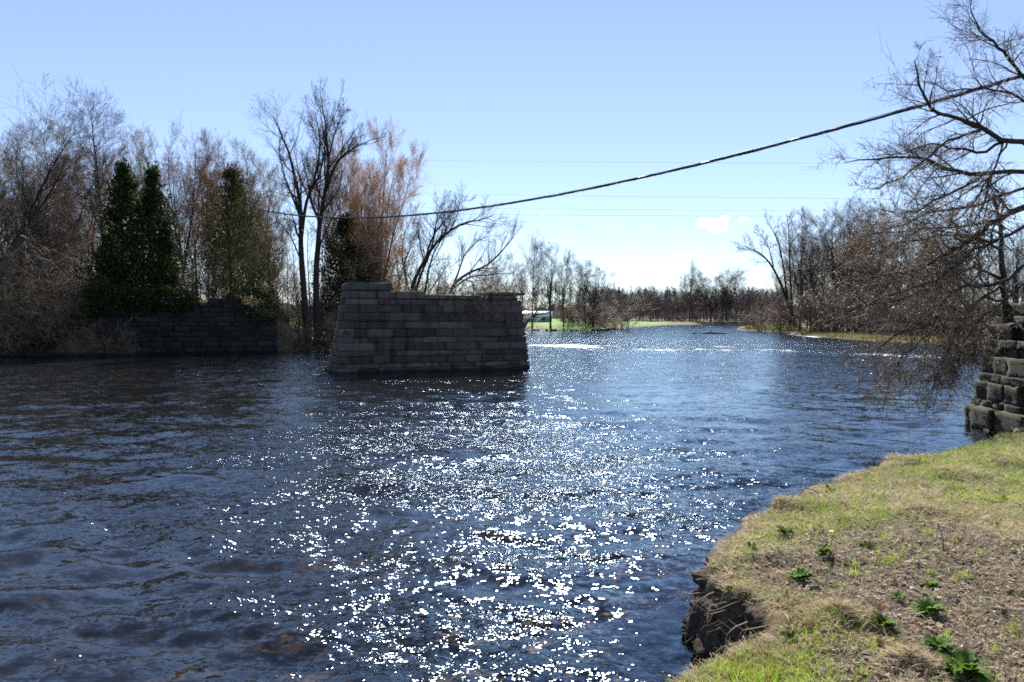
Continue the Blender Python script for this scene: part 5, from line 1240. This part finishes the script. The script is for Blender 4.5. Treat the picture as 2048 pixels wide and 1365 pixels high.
# stones and clods at the foot of the bank
for i, (x0, y0, sz, lab_) in enumerate([(1.06, 5.05, .05, 'dark stone in the shallows below the eroded notch'), (.98, 4.88, .035, 'smaller dark stone in the shallows nearer the bank foot'), (1.02, 4.72, .06, 'muddy clod at the foot of the bank')]):
    lump('bank_stone', (x0, y0, .0), (sz, sz * .8, sz * .6), m_left, 70 + i, lab_, 'stone')
for i, (px, py, d, sz, lab_) in enumerate([(1655, 1103, 6.6, .05, 'small grey stone lying below the upright light dock'), (1628, 1160, 5.95, .045, 'pale flat stone under the tiny dock'), (1815, 1000, 8.3, .06, 'grey stone beside the hollow tussock')]):
    q_ = bp3(px, py, d, .01); lump('grey_stone', q_, (sz, sz * .7, sz * .45), m_pier_cap, 80 + i, lab_, 'stone')

# grass on the pier top and dry grass of the far banks
rng = np.random.default_rng(151)
pl = ppoly(3.8, .15); n = 2600; u = rng.uniform(.27, .98, n); v = rng.uniform(.02, .9, n); xy = pl[0] + (pl[1] - pl[0]) * u[:, None] + (pl[3] - pl[0]) * v[:, None]
hh = rng.uniform(.06, .22, n) * (.5 + 1.2 * np.exp(-((u - .36) / .12) ** 2)); az = rng.uniform(0, 6.28, n); ti = np.abs(rng.normal(0, .6, n))
p0 = np.stack([xy[:, 0], xy[:, 1], np.full(n, 3.84)], -1); d_ = np.stack([np.sin(ti) * np.cos(az), np.sin(ti) * np.sin(az), np.cos(ti)], -1); sd = np.stack([np.cos(az * 3), np.sin(az * 3), 0 * az], -1) * .007
V = np.stack([p0 - sd, p0 + sd, p0 + d_ * hh[:, None]], 1).reshape(-1, 3)
o = link('grass', mesh_np('pier_grass', V, [np.arange(3 * n).reshape(n, 3)], False, {'tone': np.repeat(rng.uniform(.1, .8, n), 3)}, [leaf_mat('pier_top_grass', (.06, .08, .015), (.26, .23, .10), trans=.4)])); tag(o, 'sparse mossy grass growing along the top of the stone pier', 'grass', kind='stuff')
# soil fill under it
V = np.array([(*p_, 3.70) for p_ in ppoly(3.7, .12)] + [(*p_, 3.86) for p_ in ppoly(3.86, .35)]); Fq = np.array([[0, 1, 5, 4], [1, 2, 6, 5], [2, 3, 7, 6], [3, 0, 4, 7], [4, 5, 6, 7]])
link('rubble_fill', mesh_np('rubble_fill', V, [Fq], False, {'tone': np.full(8, .3)}, [m_pier]), pier)
def far_grass(name, xs, ys, h, label, m_, w=.012):
    n = len(xs); V, q_, t_ = blades(xs, ys, h, np.abs(rng.normal(.2, .4, n)), np.full(n, w), rng, .6)
    tag(link(name, mesh_np(name, V, [q_, t_], False, {'tone': np.repeat(np.clip(rng.normal(.5, .3, n), 0, 1), 5)}, [m_])), label, 'grass', kind='stuff')
n = 14000; xs = rng.uniform(-46, -12, n); t = rng.uniform(0, 1, n) ** 1.5
ys = np.interp(xs, [-60, -37, -30.5, -24.5, -18.5, -14], [56, 57.8, 59.4, 62.6, 66, 95]) + t * 9; k = (sdist(xs, ys) > .25); rx = xs - AB_A[0]; ry = ys - AB_A[1]; al = rx * AB_N[0] + ry * AB_N[1]; la = rx * AB_E[0] + ry * AB_E[1]
k &= ~((al < 1.4) & (la > -.2) & (la < 13.2))
far_grass('bank_grass', xs[k], ys[k], rng.uniform(.15, .55, k.sum()), 'dry tan grass on the far left bank', leaf_mat('far_dry_grass', (.12, .09, .045), (.34, .27, .14), trans=.4), .014)
n = 16000; t = rng.uniform(0, 1, n); base = resample(np.array([(46.8, 80), (43.5, 94.5), (46, 115), (50, 139), (56, 165), (56, 190), (58.6, 208)]), 400)[(t * 399).astype(int)]
xs = base[:, 0] + rng.uniform(0, 1, n) ** 1.4 * 12 + .3; ys = base[:, 1] + rng.normal(0, 1.2, n); k = sdist(xs, ys) > .3
far_grass('spit_grass', xs[k], ys[k], rng.uniform(.12, .5, k.sum()), 'yellowish grass on the low spit of the right bank', leaf_mat('spit_grass', (.14, .13, .03), (.38, .33, .13), trans=.4), .03)

# ------------------------------------------------------------------ light, sky, camera
SUN_AZ, SUN_EL = math.radians(1.5), math.radians(37)
w = bpy.data.worlds.new('World'); SC.world = w; w.use_nodes = True; nt = w.node_tree; nt.nodes.clear(); b = NB(nt)
sk = b.n('ShaderNodeTexSky', sky_type='NISHITA'); sk.sun_disc = False; sk.sun_elevation = SUN_EL; sk.sun_rotation = SUN_AZ; sk.air_density = .85; sk.dust_density = 0.; sk.ozone_density = 4.5; sk.altitude = 100
gm = b.n('ShaderNodeGamma'); b.set(gm, 0, sk.outputs[0]); b.set(gm, 1, .72)
hs = b.n('ShaderNodeHueSaturation'); b.set(hs, 'Hue', .512); b.set(hs, 'Saturation', 1.02); b.set(hs, 'Color', gm.outputs[0])
bg = b.n('ShaderNodeBackground'); b.set(bg, 0, hs.outputs[0]); b.set(bg, 1, .13)
wo = b.n('ShaderNodeOutputWorld'); nt.links.new(bg.outputs[0], wo.inputs[0])
sl_ = bpy.data.lights.new('sun', 'SUN'); sl_.energy = 4.5; sl_.angle = math.radians(.53); sl_.color = (1., .95, .88)
so = bpy.data.objects.new('sun', sl_); COL.objects.link(so)
sd_ = Vector((math.sin(SUN_AZ) * math.cos(SUN_EL), math.cos(SUN_AZ) * math.cos(SUN_EL), math.sin(SUN_EL))); so.rotation_euler = sd_.to_track_quat('Z', 'Y').to_euler()
so.location = (0, 0, 30)
cam = bpy.data.cameras.new('camera'); co = bpy.data.objects.new('camera', cam); COL.objects.link(co)
cam.sensor_width = 36.; cam.lens = 36. * F / 2048.; cam.shift_y = -(682.5 - HZ) / 2048.; cam.clip_start = .1; cam.clip_end = 8000
co.location = (0, 0, CAMH); co.rotation_euler = (math.pi / 2, 0, 0); SC.camera = co
vs_ = SC.view_settings; vs_.view_transform = 'Standard'; vs_.look = 'None'; vs_.gamma = 1.; vs_.exposure = 1.15
SC.render.engine = 'CYCLES'; cy = SC.cycles
cy.volume_bounces = 3; cy.max_bounces = 8; cy.transparent_max_bounces = 24; cy.glossy_bounces = 3; cy.diffuse_bounces = 3; cy.use_denoising = False
cy.sample_clamp_direct = 9.; cy.filter_width = 1.7; cy.caustics_reflective = False; cy.caustics_refractive = False
